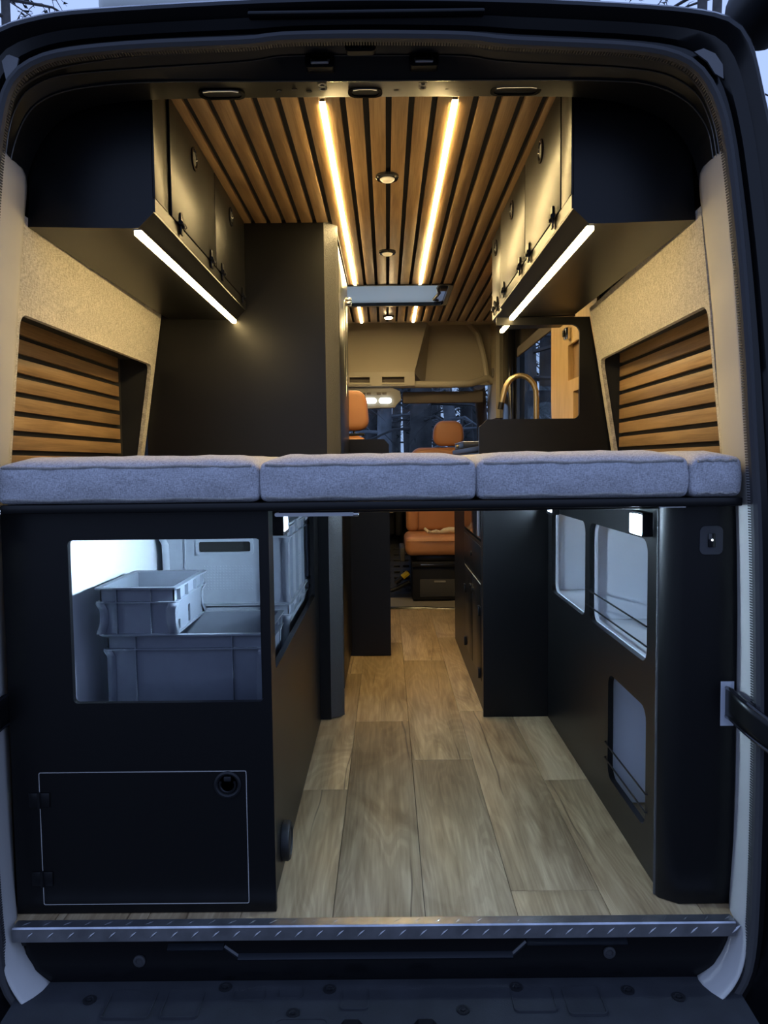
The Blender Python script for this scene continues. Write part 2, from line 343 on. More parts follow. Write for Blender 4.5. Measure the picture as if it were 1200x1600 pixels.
H2 = [(-0.805,1.45),(-0.781,1.663),(-0.768,1.714),(-0.754,1.743),(-0.736,1.769),(-0.689,1.794),(-0.640,1.802),(-0.497,1.811),(-0.259,1.821),(-0.218,1.833),(0.004,1.830),(0.179,1.828),(0.229,1.815),(0.393,1.805),(0.477,1.801),(0.569,1.790),(0.608,1.774),(0.635,1.756),(0.656,1.735),(0.676,1.689),(0.687,1.644),(0.72,1.42)]
H3 = [(-0.815,1.45),(-0.792,1.626),(-0.775,1.688),(-0.745,1.744),(-0.703,1.772),(-0.642,1.788),(-0.511,1.799),(-0.265,1.796),(0.003,1.794),(0.400,1.791),(0.486,1.787),(0.539,1.784),(0.593,1.770),(0.634,1.747),(0.661,1.723),(0.686,1.683),(0.694,1.636),(0.73,1.42)]
H4 = [(-0.835,1.45),(-0.812,1.613),(-0.792,1.683),(-0.752,1.746),(-0.700,1.783),(-0.627,1.803),(-0.512,1.812),(-0.025,1.810),(0.411,1.806),(0.518,1.795),(0.589,1.774),(0.647,1.742),(0.692,1.685),(0.712,1.615),(0.745,1.42)]
def smooth_loop(P, it=1):
    for _ in range(it):
        Q = [P[0]]
        for a, b_ in zip(P[:-1], P[1:]):
            Q.append((a[0]*0.75+b_[0]*0.25, a[1]*0.75+b_[1]*0.25)); Q.append((a[0]*0.25+b_[0]*0.75, a[1]*0.25+b_[1]*0.75))
        Q.append(P[-1]); P = Q
    return P
def resample(P, n):
    P = [Vector(p) for p in smooth_loop(P, 2)]; d = [0.0]
    for a, b_ in zip(P[:-1], P[1:]): d.append(d[-1] + (b_-a).length)
    out = []; k = 0
    for i in range(n):
        t = d[-1]*i/(n-1)
        while k < len(d)-2 and d[k+1] < t: k += 1
        f = (t-d[k])/max(1e-9, d[k+1]-d[k]); p = P[k].lerp(P[k+1], min(1, f)); out.append((p.x, p.y))
    return out
NL = 200
LOOP = resample(LOOP, NL); OUTL = resample(OUTL, NL)
def loop_norm(P, i):
    a, b_ = P[max(i-1, 0)], P[min(i+1, len(P)-1)]
    t = Vector((b_[0]-a[0], b_[1]-a[1])).normalized(); return Vector((t.y, -t.x))   # inward
NRM = [loop_norm(LOOP, i) for i in range(NL)]
def ring(o, Y): return [(x_ + n.x*o, Y, z_ + n.y*o) for (x_, z_), n in zip(LOOP, NRM)]
def mixr(t, Y): return [(lerp(a[0], b_[0], t), Y, lerp(a[1], b_[1], t)) for a, b_ in zip(LOOP, OUTL)]
def scl(k, Y, kz=None): return [(-0.03 + (a[0]+0.03)*k, Y, 0.8 + (a[1]-0.8)*(kz or k)) for a in OUTL]
wall_rear = struct(MB().grid([ring(0.004,-0.092), mixr(0.10,-0.088), mixr(0.35,-0.086), mixr(0.45,-0.094), mixr(0.75,-0.100), mixr(0.95,-0.118), scl(1.0,-0.120), scl(1.008,-0.117),
        scl(1.022,-0.095), scl(1.05,0.0), scl(1.14,0.35), scl(1.19,0.8,1.2), scl(1.2,1.35,1.23), scl(1.2,2.05,1.23)]).build('wall_rear', M['paint'], None, ang=30), 'dark painted rear door frame of the van')
NH = 140
def hr(P, Y, dz=0.0): return [(x_, Y, z_+dz) for x_, z_ in resample(P, NH)]
hd = [p for p in LOOP if p[1] > 1.45]
MB().grid([hr(hd,-0.092), hr(hd,-0.078), hr(H1,-0.052), hr(H1,-0.048,-0.002), hr(H2,-0.032,0.002), hr(H2,-0.028), hr(H3,-0.002,0.004), hr(H3,0.002), hr(H4,0.104), hr(H4,0.112,0.003), hr(H4,0.116,0.085)]).build('header_panel', M['header'], wall_rear, ang=22)
for P, Y in ((H1,-0.051),(H2,-0.030),(H3,0.000)):
    MB().tube([(x_, Y, z_-0.0005) for x_, z_ in resample(P, NH)], 0.0016, 6).build('header_crease', M['crease_highlight'], wall_rear)
# rubber door seal with ribs
MB().tube([(x_ + n.x*0.002, -0.104, z_ + n.y*0.002) for (x_, z_), n in zip(LOOP, NRM)], 0.0105, 8).build('door_seal', M['seal'], wall_rear)
rb = MB(); acc = 0.0
for i in range(1, len(LOOP)):
    a, b_ = Vector(LOOP[i-1]), Vector(LOOP[i]); L_ = (b_-a).length
    m = max(1, int(round(L_/0.0055)))
    for k in range(m):
        p = a.lerp(b_, (k+0.5)/m); n = NRM[i]
        c0 = Vector((p.x + n.x*0.0108, -0.097, p.y + n.y*0.0108)); tdir = Vector((b_.x-a.x, 0, b_.y-a.y)).normalized()*0.0015
        nn = Vector((n.x, 0, n.y))*0.0010; yy = Vector((0, 0.009, 0))
        q = [c0-tdir-yy-nn, c0+tdir-yy-nn, c0+tdir+yy-nn, c0-tdir+yy-nn, c0-tdir-yy+nn, c0+tdir-yy+nn, c0+tdir+yy+nn, c0-tdir+yy+nn]
        rb.add(q, [(0,3,2,1),(4,5,6,7),(0,1,5,4),(1,2,6,5),(2,3,7,6),(3,0,4,7)])
sr = rb.build('seal_ribs', M['seal'], wall_rear, smooth=False); sr['kind'] = 'stuff'
# details pressed into the header
for xc in (-0.128, 0.086):
    hp = MB().panel('y', -0.034, -0.010, rrect(xc-0.030, xc+0.030, 1.806, 1.832, 0.006), [rrect(xc-0.022, xc+0.022, 1.811, 1.827, 0.004)]).build('striker_pocket', M['paint'], wall_rear)
    MB().tube([(xc-0.018, -0.03, 1.822), (xc-0.017, -0.036, 1.814), (xc+0.017, -0.036, 1.814), (xc+0.018, -0.03, 1.822)], 0.0028, 8).build('striker_bar', M['alu'], hp)
    for yy in (0.020, 0.045):
        MB().lathe([(0.009, 0.0), (0.009, -0.004), (0.005, -0.004), (0.005, 0.0)], (xc, yy, 1.7965+yy*0.15), 'z', 16).build('bolt_ring', M['alu'], wall_rear)
cl = MB().panel('y', -0.062, -0.046, rrect(-0.075, -0.012, 1.822, 1.842, 0.0095, 6)).build('badge_light', M['plastic'], wall_rear)
MB().panel('y', -0.066, -0.060, rrect(-0.066, -0.021, 1.826, 1.838, 0.0055, 6)).build('badge_lens', M['black_gloss'], cl)
MB().lathe([(0.0035, -0.004), (0.0035, 0.0)], (-0.0435, -0.066, 1.832), 'y', 12).build('badge_dot', M['chrome'], cl)
for xa, xb in ((-0.40,-0.30),(-0.075,0.0),(0.235,0.345)):
    ho = MB().panel('z', 1.7990, 1.8090, rrect(xa, xb, 0.042, 0.088, 0.02), [rrect(xa+0.008, xb-0.008, 0.049, 0.081, 0.014)]).build('oval_opening', M['paint'], wall_rear)
    MB().panel('z', 1.8020, 1.8060, rrect(xa+0.008, xb-0.008, 0.049, 0.081, 0.014)).build('oval_void', M['black_void'], ho)  # black sheet painted in for the darkness inside the opening
    MB().tube([(xa+0.012, 0.050, 1.7992), (xa+0.025, 0.046, 1.7992), (xb-0.025, 0.046, 1.7992), (xb-0.012, 0.050, 1.7992)], 0.0025, 6).build('rolled_edge', M['chrome'], ho)
for xc, yy in ((-0.225,0.06),(-0.19,0.05),(-0.16,0.065),(0.03,0.06),(0.14,0.055),(0.165,0.07),(0.19,0.05),(0.40,0.06)):
    MB().lathe([(0.006, 0), (0.006, -0.002), (0.003, -0.003)], (xc, yy, 1.7955+yy*0.15), 'z', 10).build('screw_head', M['plastic'], wall_rear)
for pts_ in ([(0.614,1.794),(0.632,1.800),(0.655,1.790),(0.670,1.769),(0.672,1.742),(0.655,1.752),(0.640,1.775)], [(-0.752,1.802),(-0.735,1.806),(-0.717,1.799),(-0.722,1.778),(-0.742,1.751)]):
    MB().panel('y', -0.098, -0.0935, pts_).build('clear_film', M['film'], wall_rear)
MB().box(-0.26, 0.20, -0.120, -0.100, 1.864, 1.871, 0.003).build('rain_gutter', M['plastic'], wall_rear)

for lohi, nm_ in ((range(0, NL//2), 'door_jamb'), (range(NL//2, NL), 'door_jamb')):
    idx = [i for i in lohi if LOOP[i][1] < 1.64]
    MB().grid([[rr_[i] for i in idx] for rr_ in (ring(0.002,-0.091), ring(-0.012,-0.06), ring(-0.035,0.03), ring(-0.06,0.11))]).build(nm_, M['paint'], wall_rear)
# grey pillar trims
TRI = [(0.712,0.0,1.641),(0.702,0.10,1.640),(0.718,0.10,1.528),(0.743,0.10,1.327),(0.767,0.10,1.027),(0.778,0.09,0.880),(0.782,0.06,0.584),(0.778,0.04,0.219),(0.759,0.0,0.016),(0.740,-0.04,-0.033),(0.717,-0.05,-0.084),(0.691,-0.055,-0.110),(0.664,-0.06,-0.128)]
TRO = [(0.675,-0.088,1.611),(0.681,-0.09,1.560),(0.687,-0.09,1.498),(0.706,-0.09,1.289),(0.728,-0.09,1.023),(0.742,-0.09,0.892),(0.752,-0.09,0.621),(0.758,-0.09,0.283),(0.757,-0.09,0.075),(0.750,-0.10,-0.037),(0.734,-0.11,-0.087),(0.710,-0.12,-0.118),(0.676,-0.13,-0.142)]
TLI = [(-0.805,0.0,1.658),(-0.795,0.10,1.655),(-0.814,0.10,1.537),(-0.836,0.10,1.330),(-0.865,0.10,1.038),(-0.873,0.09,0.892),(-0.871,0.06,0.601),(-0.865,0.04,0.236),(-0.846,0.0,0.032),(-0.825,-0.04,-0.018),(-0.801,-0.05,-0.070),(-0.778,-0.055,-0.104),(-0.748,-0.06,-0.130)]
TLO = [(-0.763,-0.09,1.625),(-0.763,-0.095,1.566),(-0.771,-0.095,1.517),(-0.790,-0.095,1.307),(-0.813,-0.095,1.040),(-0.825,-0.095,0.910),(-0.836,-0.095,0.638),(-0.840,-0.095,0.298),(-0.838,-0.095,0.090),(-0.833,-0.10,-0.023),(-0.817,-0.11,-0.087),(-0.789,-0.12,-0.125),(-0.759,-0.13,-0.150)]
for nm, inn, out_, sgn, lab in (('trim_1', TLI, TLO, -1, 'light grey plastic pillar trim beside the storage cabinet with crates'), ('trim_2', TRI, TRO, 1, 'light grey plastic pillar trim beside the black column with the switch')):
    def up(P):
        Q = []
        for a, b_ in zip(P[:-1], P[1:]):
            for k in range(4): Q.append(Vector(a).lerp(Vector(b_), k/4))
        Q.append(Vector(P[-1]))
        for _ in range(3): Q = [Q[0]] + [(Q[i-1]+Q[i]*2+Q[i+1])/4 for i in range(1, len(Q)-1)] + [Q[-1]]
        return Q
    A, Bq = up(inn), up([(p[0] + (0.010 if sgn > 0 else -0.007)*(1 if p[2] > 0.0 else 0.3), p[1], p[2]) for p in out_])
    rows = []
    for t in (0, 0.15, 0.4, 0.7, 0.9, 1.0):
        bul = 0.008*math.sin(math.pi*t)
        rows.append([a.lerp(b_, t) + Vector((-sgn*bul, 0, 0)) for a, b_ in zip(A, Bq)])
    struct(MB().grid(rows).build(nm, M['grey_trim'], None, ang=60, solid=0.004), lab)

# aluminium sill plate with raised lugs
sill = struct(MB().panel('x', -0.815, 0.735, [(-0.083,-0.024),(-0.0805,-0.024),(-0.0805,0.0045),(-0.054,0.0045),(-0.054,0.0075),(-0.080,0.0075),(-0.083,0.0045)]).build('trim_3', M['alu_plate'], None), 'aluminium checker plate sill along the rear edge of the floor')
lugm = None
for row in range(2):
    for k in range(35):
        xx = -0.79 + k*0.0445
        if lugm is None:
            lm = MB(); 
            prof = [(-0.5, 0.0), (-0.3, 0.6), (0.0, 1.0), (0.3, 0.6), (0.5, 0.0)]
            top = []; b1 = []; b2 = []
            for u, h in prof:
                top.append((u*0.030, 0, h*0.0022)); b1.append((u*0.030, -0.0042*h-0.0002, 0)); b2.append((u*0.030, 0.0042*h+0.0002, 0))
            lm.grid([b1, top, b2]); o = lm.build('tread_lug', M['alu_plate'], sill); lugm = o.data
        else:
            o = place('tread_lug', lugm, (0, 0, 0), sill)
        if row == 0:
            o.location = Vector((xx, -0.066, 0.0076)) - WLOC[sill.name]; o.rotation_euler = (0, 0, math.radians(50 if k % 2 else 40))
        else:
            o.location = Vector((xx+0.012, -0.0832, -0.010)) - WLOC[sill.name]; o.rotation_euler = (math.radians(90), 0, 0)
            o.rotation_euler = (Matrix.Rotation(math.radians(90), 3, 'X') @ Matrix.Rotation(math.radians(42), 3, 'Z')).to_euler()
# painted rear lip below the sill
lip = struct(MB().panel('x', -0.80, 0.73, [(-0.055,-0.024),(-0.02,-0.024),(-0.02,-0.16),(-0.06,-0.16),(-0.062,-0.10),(-0.058,-0.09)]).build('trim_4', M['paint'], None), 'black painted lip of the body below the sill plate')
for xa, xb, zz in ((-0.488,-0.366,-0.053),(-0.335,0.262,-0.076),(0.292,0.510,-0.048)):
    MB().panel('x', xa, xb, [(-0.0565, zz-0.010), (-0.066, zz-0.005), (-0.068, zz-0.001), (-0.0565, zz+0.007)]).build('pressed_ridge', M['ridge'], lip)
for xa, za, xb, zb in ((-0.366,-0.053,-0.335,-0.076),(0.262,-0.076,0.292,-0.048)):
    MB().tube([(xa, -0.057, za), (xb, -0.057, zb)], 0.005, 6).build('pressed_ridge', M['ridge'], lip)
for xc, zz in ((-0.551,-0.083),(0.472,-0.073)):
    MB().lathe([(0.013, 0.0), (0.013, -0.004), (0.008, -0.005), (0.007, -0.002), (0.0, -0.002)], (xc, -0.058, zz), 'y', 20).build('rubber_plug', M['seal'], lip)

# ------------------------------------------------------------------ SETTING: side walls
def xl(Y, z):   # inner face of the left wall
    t = min(1, max(0, (Y-0.1)/1.15)); a = lerp(-0.865, -0.800, (z-1.038)/0.62); b_ = lerp(-0.915, -0.830, (z-1.05)/0.55)
    return lerp(a, b_, t)
def xr(Y, z):
    t = min(1, max(0, (Y-0.1)/1.15)); a = lerp(0.767, 0.702, (z-1.027)/0.61); b_ = lerp(0.846, 0.757, (z-1.05)/0.55)
    return lerp(a, b_, t)
def arch(y0, y1, z0, z1, oy0, oy1, oz, r=0.03):
    pts = [(y0, z0), (oy0, z0)]
    for k in range(6):
        a = math.radians(180 - 90*k/5); pts.append((oy0 + r + r*math.cos(a), oz - r + r*math.sin(a)))
    for k in range(6):
        a = math.radians(90 - 90*k/5); pts.append((oy1 - r + r*math.cos(a), oz + 0.0 - r + r*math.sin(a)))
    return pts + [(oy1, z0), (y1, z0), (y1, z1), (y0, z1)]
def slant(pts, fy):   # opening top rises a little towards the cab
    return pts
for nm, xf, sg, lab in (('wall_left', xl, -1, 'left wall clad in beige woven fabric with a slatted recess'), ('wall_right', xr, 1, 'right wall clad in beige woven fabric with a slatted recess')):
    far = 1.205
    ol = arch(0.10, 1.250, 0.90, 1.56, 0.115, far, 1.345)
    ol = [(u, v + (0.018*(u-0.1) if 1.28 < v < 1.4 else 0)) for u, v in ol]
    wl = struct(MB().panel('x', 0.0, 0.014, ol, fn=lambda a, Y, z, xf=xf, sg=sg: (xf(Y, z) + sg*a, Y, z)).build(nm, M['fabric_wall'], None), lab)
    xb = -0.985 if sg < 0 else 0.875
    # recess: back board and reveals
    B('recess_board', M['black_void'], wl, *(sorted((xb, xb+sg*0.012))), 0.12, 1.245, 0.90, 1.60)
    def reveal(name, Ya, Yb, za, zb):
        m = MB()
        c = [(Ya, za), (Yb, za), (Yb, zb), (Ya, zb)]
        m.add([(xf(Y, z)+sg*0.015, Y, z) for Y, z in c] + [(xb, Y, z) for Y, z in c], [(0,3,2,1),(4,5,6,7),(0,1,5,4),(1,2,6,5),(2,3,7,6),(3,0,4,7)])
        m.build(name, M['black_void'], wl)
    reveal('recess_far_reveal', far+0.004, 1.24, 0.90, 1.50); reveal('recess_top_reveal', 0.13, 1.20, 1.385, 1.44)
    # horizontal oak slats
    pit, sw_ = 0.0515, 0.0375
    top = 1.385 if sg < 0 else 1.388
    yfar = 1.155 if sg < 0 else 1.200
    sm = None
    for k in range(9):
        z1 = top - k*pit
        o = MB().box(*sorted((xb-sg*0.012, xb)), 0.14, yfar, z1-sw_, z1, 0.0012).build('slat', M['oak_y'], wl) if sm is None else place('slat', sm.data, ((xb-sg*0.006), (0.14+yfar)/2, z1-sw_/2), wl)
        if sm is None: sm = o
# white inner liners of the garage and outer skins that keep the daylight out
struct(MB().panel('z', 0.37, 0.885, [(-0.752,0.0),(-0.748,0.30),(-0.706,0.62),(-0.702,1.222),(-0.715,1.222),(-0.718,0.63),(-0.762,0.30),(-0.765,0.0)]).build('wall_left_lower', M['white'], None, ang=5), 'white liner wall behind the crates')
struct(B('wall_right_lower', M['white'], None, 0.862, 0.877, 0.13, 1.24, 0.02, 0.885), 'white liner wall behind the openings beside the column')
struct(B('wall_left_skin', M['paint'], None, -1.09, -1.07, 0.9, 4.5, -0.1, 2.1))
struct(MB().panel('z', 2.13, 2.16, rect(-1.09, 1.0, 2.0, 4.15), [rect(hx0-0.25, hx1+0.25, hy0-0.22, hy1+0.30)]).build('wall_front_roof', M['paint'], None))
struct(B('floor_underbody', M['plastic'], None, -1.08, 0.98, -0.05, 4.9, -0.20, -0.17))

# right wall beyond the bed: plywood panel, window, pillar
wr2 = struct(MB().panel('x', 0.865, 0.90, rect(1.30, 4.30, -0.10, 2.12), [rect(2.24, 3.36, 0.95, 1.80)]).build('wall_right_cab', M['plastic'], None), 'dark right wall around the side window')
win = struct(MB().panel('x', 0.845, 0.865, rect(2.20, 3.40, 0.91, 1.84), [rrect(2.25, 3.34, 0.96, 1.72, 0.05)]).build('window_1', M['black_gloss'], None), 'side window over the kitchen with black frame')
B('glass_pane', M['glass'], win, 0.868, 0.872, 2.24, 3.36, 0.95, 1.73)
B('window_blind', M['visor'], win, 0.846, 0.860, 2.26, 3.33, 1.66, 1.72, 0.004)
struct(MB().box(0.800, 0.862, 3.42, 3.80, 0.4, 2.02, 0.02).build('trim_5', M['black_gloss'], None), 'black door frame beside the side window')
tp = struct(MB().panel('x', 0.78, 0.862, [(3.82,1.30),(4.28,1.30),(4.28,2.05),(3.82,2.05)]).build('trim_6', M['cream_plastic'], None), 'cream pillar trim beside the windscreen')
MB().lathe([(0.035, 0), (0.035, -0.006), (0.028, -0.008), (0.0, -0.006)], (0.778, 3.95, 1.63), 'x', 24).build('round_speaker', M['cab_grey'], tp)

# ------------------------------------------------------------------ SETTING: cab front
front = struct(MB().panel('y', 4.10, 4.12, rect(-0.95, 0.86, 1.56, 2.12)).build('wall_front', M['cream'], None), 'cream headliner wall above the windscreen')
MB().add([(-0.6,3.86,1.63),(0.205,3.86,1.63),(0.31,3.80,2.03),(-0.6,3.80,2.03),(-0.6,4.10,1.56),(0.29,4.10,1.56),(0.34,4.10,2.05),(-0.6,4.10,2.05)],
         [(0,1,2,3),(4,7,6,5),(1,5,6,2),(0,3,7,4),(3,2,6,7),(0,4,5,1)]).build('headliner_bulge', M['cream'], front)
MB().panel('z', 1.925, 1.94, rect(-0.95, 0.86, 3.34, 4.10), fn=lambda x_, y_, a: (x_, y_, a + 0.10*(y_-3.34))).build('cab_roof_lining', M['cream'], front)
MB().panel('y', 3.362, 3.375, [(-0.95,1.905),(0.86,1.905),(0.86,1.94),(-0.95,1.94)]).build('ceiling_end_lip', M['cream'], front)
MB().tube([(-0.9,3.88,1.56),(0.45,3.88,1.545),(0.60,3.90,1.55),(0.68,3.95,1.575),(0.74,4.0,1.60),(0.80,4.02,1.57)], 0.026, 10).build('shelf_lip', M['cream_plastic'], front)
MB().tube([(0.74,4.0,1.60),(0.72,4.02,1.75),(0.68,4.04,1.92),(0.60,4.04,2.02)], 0.022, 8).build('corner_moulding', M['cream_plastic'], front)
vp = MB().panel('y', 3.83, 3.86, rect(-0.60, 0.206, 1.535, 1.632), [rect(-0.258, -0.113, 1.552, 1.598), rect(-0.026, 0.133, 1.552, 1.598)]).build('vent_panel', M['cream_plastic'], front)
for xa, xb in ((-0.258,-0.113),(-0.026,0.133)):
    MB().panel('y', 3.822, 3.834, rect(xa-0.012, xb+0.012, 1.544, 1.606), [rect(xa, xb, 1.552, 1.598)]).build('vent_frame', M['cream_plastic'], vp)
    B('vent_pocket', M['visor'], vp, xa, xb, 3.857, 3.862, 1.552, 1.598)
dome = struct(MB().panel('y', 3.86, 3.94, [(-0.30,1.535),(0.02,1.535),(0.10,1.50),(0.11,1.44),(0.06,1.385),(-0.30,1.375)]).build('trim_7', M['cab_grey'], None), 'grey overhead console with two lit reading lamps')
for xc in (-0.112, -0.005):
    MB().panel('y', 3.846, 3.862, rrect(xc-0.044, xc+0.044, 1.415, 1.452, 0.017, 5)).build('reading_lamp', M['dome_lit'], dome)
for xc in (-0.16, -0.12, -0.05, -0.01):
    B('button', M['visor'], dome, xc-0.015, xc+0.015, 3.854, 3.862, 1.474, 1.492, 0.003)
vis = struct(MB().box(0.12, 0.71, 3.97, 4.00, 1.42, 1.505, 0.012).build('trim_8', M['visor'], None), 'taupe sun visor along the top of the windscreen')
struct(MB().tube([(0.70,4.15,1.56),(0.76,4.45,1.30),(0.80,4.80,0.98)], 0.045, 10).build('trim_9', M['visor'], None), 'dark windscreen pillar')
ws = struct(MB().add([(-0.95,4.92,0.95),(0.84,4.92,0.95),(0.78,4.16,1.58),(-0.9,4.16,1.58)], [(0,1,2,3)]).build('window_2', M['glass'], None, solid=0.005), 'windscreen looking out on bare trees')
struct(MB().panel('x', 0.80, 0.83, [(4.20,-0.1),(4.95,-0.1),(4.95,0.98),(4.20,1.0)]).build('wall_right_footwell', M['plastic'], None))
struct(MB().panel('y', 4.93, 4.95, rect(-1.0, 0.86, -0.1, 0.97)).build('wall_front_bulkhead', M['plastic'], None))
dash = tag(MB().box(-0.90, 0.80, 4.42, 4.90, 0.55, 0.98, 0.05, 3).build('dashboard', M['plastic'], None), 'black dashboard under the windscreen', 'dashboard')
fc = struct(MB().panel('x', -1.0, 0.82, [(3.50,-0.05),(3.52,0.0),(3.70,0.012),(3.82,0.02),(3.82,-0.05)]).build('floor_threshold', M['threshold'], None), 'grey moulded threshold between plank floor and cab')
struct(MB().tube([(-0.9,3.497,0.004),(0.25,3.497,0.004),(0.34,3.49,-0.002),(0.46,3.47,-0.002)], 0.012, 8).build('trim_10', M['black_gloss'], None), 'black edging strip where the plank floor ends')
cabf = struct(MB().panel('x', -1.0, 0.80, [(3.82,0.0),(4.05,0.10),(4.35,0.28),(4.60,0.45),(4.60,-0.05),(3.82,-0.05)]).build('floor_cab', M['rubber_mat'], None), 'black ribbed rubber mat in the cab')
for k in range(9):
    for j in range(3):
        xx = 0.0 + j*0.07; t = k/9; yy = 3.90 + t*0.55; zz = 0.035 + (yy-3.82)*0.47 if yy < 4.05 else 0.10 + (yy-4.05)*0.6
        o = B('mat_rib', M['rubber_mat'], cabf, xx-0.024, xx+0.024, yy-0.010, yy+0.010, zz+0.002, zz+0.012, 0.003)

# ------------------------------------------------------------------ OBJECTS: bed
bed = thing('bed_platform', (-0.03, 0.58, 0.89), 'black bed platform board spanning the van under the grey cushions', 'bed')
B('board', M['black'], bed, -0.800, 0.732, -0.085, 1.245, 0.8975, 0.9155, 0.003)
B('front_rail', M['black'], bed, -0.235, 0.590, -0.010, 0.012, 0.8885, 0.8975, 0.002)
MB().panel('y', 0.0, 0.03, rrect(-0.245, -0.062, 0.880, 0.8885, 0.004, 3)).build('slide_rail', M['alu'], bed)
B('rail_stop', M['chrome'], bed, -0.074, -0.062, -0.004, 0.034, 0.879, 0.8885, 0.002)
B('latch_plate', M['chrome'], bed, 0.56, 0.615, -0.0845, -0.03, 0.8955, 0.8975)
def cushion(x0, x1, y0, y1, z0, z1, lab, seed):
    rnd = random.Random(seed)
    root = thing('bed_cushion', ((x0+x1)/2, (y0+y1)/2, z0), lab, 'cushion', 'bed cushions side by side on the platform')
    r = 0.013; nx, ny, nz = 26, 26, 8
    hx, hy, hz = (x1-x0)/2, (y1-y0)/2, (z1-z0)/2; c = Vector(((x0+x1)/2, (y0+y1)/2, (z0+z1)/2))
    bm = bmesh.new(); bmesh.ops.create_cube(bm, size=2)
    bmesh.ops.subdivide_edges(bm, edges=bm.edges[:], cuts=23, use_grid_fill=True)
    def shape(u, v, w_):
        # denser near the edges
        f = lambda t: math.copysign(1-(1-abs(t))**1.6, t)
        u, v = f(u), f(v); w_ = w_
        p = Vector((u*hx, v*hy, w_*hz)); q = Vector((max(-hx+r, min(hx-r, p.x)), max(-hy+r, min(hy-r, p.y)), max(-hz+r, min(hz-r, p.z))))
        d = p - q
        if d.length > 1e-9: p = q + d.normalized()*min(d.length, r) if d.length > r else p
        eu, ev = 1-abs(p.x/hx)**2.6, 1-abs(p.y/hy)**2.2
        ew = 1-abs(p.z/hz)**2
        puff = 0.017*max(0, 1-abs(p.x/hx)**6)**0.6*max(0, 1-abs((abs(p.y)-hy)/0.10) if abs(p.y) > hy-0.10 else 1)**0.0
        edge = min(1.0, (hy-abs(p.y))/0.07); edgex = min(1.0, (hx-abs(p.x))/0.06)
        s_ = math.sqrt(max(0, edge))*math.sqrt(max(0, edgex))
        if p.z > 0: p.z += 0.019*s_*(p.z/hz)
        # front face bulge
        bl = 0.006*max(0, ew)*min(1.0, max(0, (hx-abs(p.x))/0.05))
        if abs(p.y) > hy-0.03: p.y += math.copysign(bl, p.y)
        bx = 0.004*max(0, ew)
        if abs(p.x) > hx-0.012: p.x += math.copysign(bx, p.x)
        wr = 0.0016*math.sin(p.x*37+seed)*math.sin(p.z*90+p.x*11+seed*2) + 0.0012*math.sin(p.x*83+p.y*21+seed)
        p.y += wr; p.z += 0.6*wr*(1 if p.z > -hz*0.7 else 0)
        return p + c
    vs_ = [shape(*v.co) for v in bm.verts]; bm.verts.index_update()
    MB().add(vs_, [[v.index for v in f.verts] for f in bm.faces]).build('cushion_cover', M['fabric_bed'], root, ang=180)
    bm.free()
    for zz, off in ((z1-0.0045, 0.0005), (z0+0.0085, 0.0005)):
        path = []
        n = 40
        for k in range(n+1):
            xx = lerp(x0+0.012, x1-0.012, k/n); tt = min(1.0, (hx-abs(xx-c.x))/0.05)
            ew = 1-((zz-c.z)/hz)**2
            wr = 0.0016*math.sin((xx-c.x)*37+seed)*math.sin((zz-c.z)*90+(xx-c.x)*11+seed*2) + 0.0012*math.sin((xx-c.x)*83-hy*21+seed)
            path.append((xx, y0-0.006*ew*tt+0.0005 + wr + 0.001*math.sin(k*1.3+seed), zz+0.0012*math.sin(k*0.45+seed)))
        MB().tube(path, 0.0030, 6).build('piping', M['piping'], root)
    return root
ZB, ZT = 0.9165, 0.9960
cushion(-0.806, -0.2665, -0.082, 1.235, ZB, ZT, 'grey woven bed cushion above the cabinet holding crates, widest on its side', 1)
cushion(-0.2615, 0.1825, -0.082, 1.235, ZB, ZT, 'grey woven bed cushion over the open aisle, second from the crate cabinet', 2)
cushion(0.1875, 0.6215, -0.082, 1.235, ZB, ZT, 'grey woven bed cushion just left of the narrow end cushion', 3)
cushion(0.6265, 0.7310, -0.082, 1.235, ZB, ZT, 'narrow grey end cushion over the black column with the switch', 4)

# ------------------------------------------------------------------ OBJECTS: storage cabinet with crates
sc_ = thing('storage_cabinet', (-0.54, 0.6, 0.0), 'black storage cabinet holding grey crates, with a flush hatch door low down', 'cabinet')
T = 0.015
hx_ = (-0.773, -0.316, 0.022, 0.323)
MB().panel('y', -0.020, -0.005, rect(-0.832, -0.256, 0.002, 0.8968), [rrect(-0.690, -0.2745, 0.477, 0.835, 0.010), rrect(hx_[0]-0.0015, hx_[1]+0.0015, hx_[2]-0.0015, hx_[3]+0.0015, 0.004)]).build('front_panel', M['black'], sc_)
MB().panel('x', -0.280, -0.265, rect(-0.004, 1.240, 0.002, 0.8968), [rrect(0.105, 1.085, 0.515, 0.862, 0.012)]).build('side_panel', M['black'], sc_)
B('shelf', M['black'], sc_, -0.80, -0.281, 0.02, 1.235, 0.352, 0.367)
MB().panel('y', 1.225, 1.24, rect(-0.88, -0.281, 0.002, 0.8968)).build('back_panel', M['white'], sc_)
hd_ = MB().panel('y', -0.0195, -0.0045, rrect(hx_[0]+0.0012, hx_[1]-0.0012, hx_[2]+0.0012, hx_[3]-0.0012, 0.004)).build('hatch_door', M['black'], sc_)
ed = MB().panel('y', -0.0202, -0.012, rrect(hx_[0]-0.0003, hx_[1]+0.0003, hx_[2]-0.0003, hx_[3]+0.0003, 0.004), [rrect(hx_[0]+0.0011, hx_[1]-0.0011, hx_[2]+0.0011, hx_[3]-0.0011, 0.003)]).build('hatch_edging', M['grey_trim'], hd_)
MB().lathe([(0.030, 0.0), (0.030, -0.004), (0.026, -0.006), (0.022, -0.004), (0.020, 0.0)], (-0.357, -0.0195, 0.293), 'y', 28).build('ring_latch', M['plastic'], hd_)
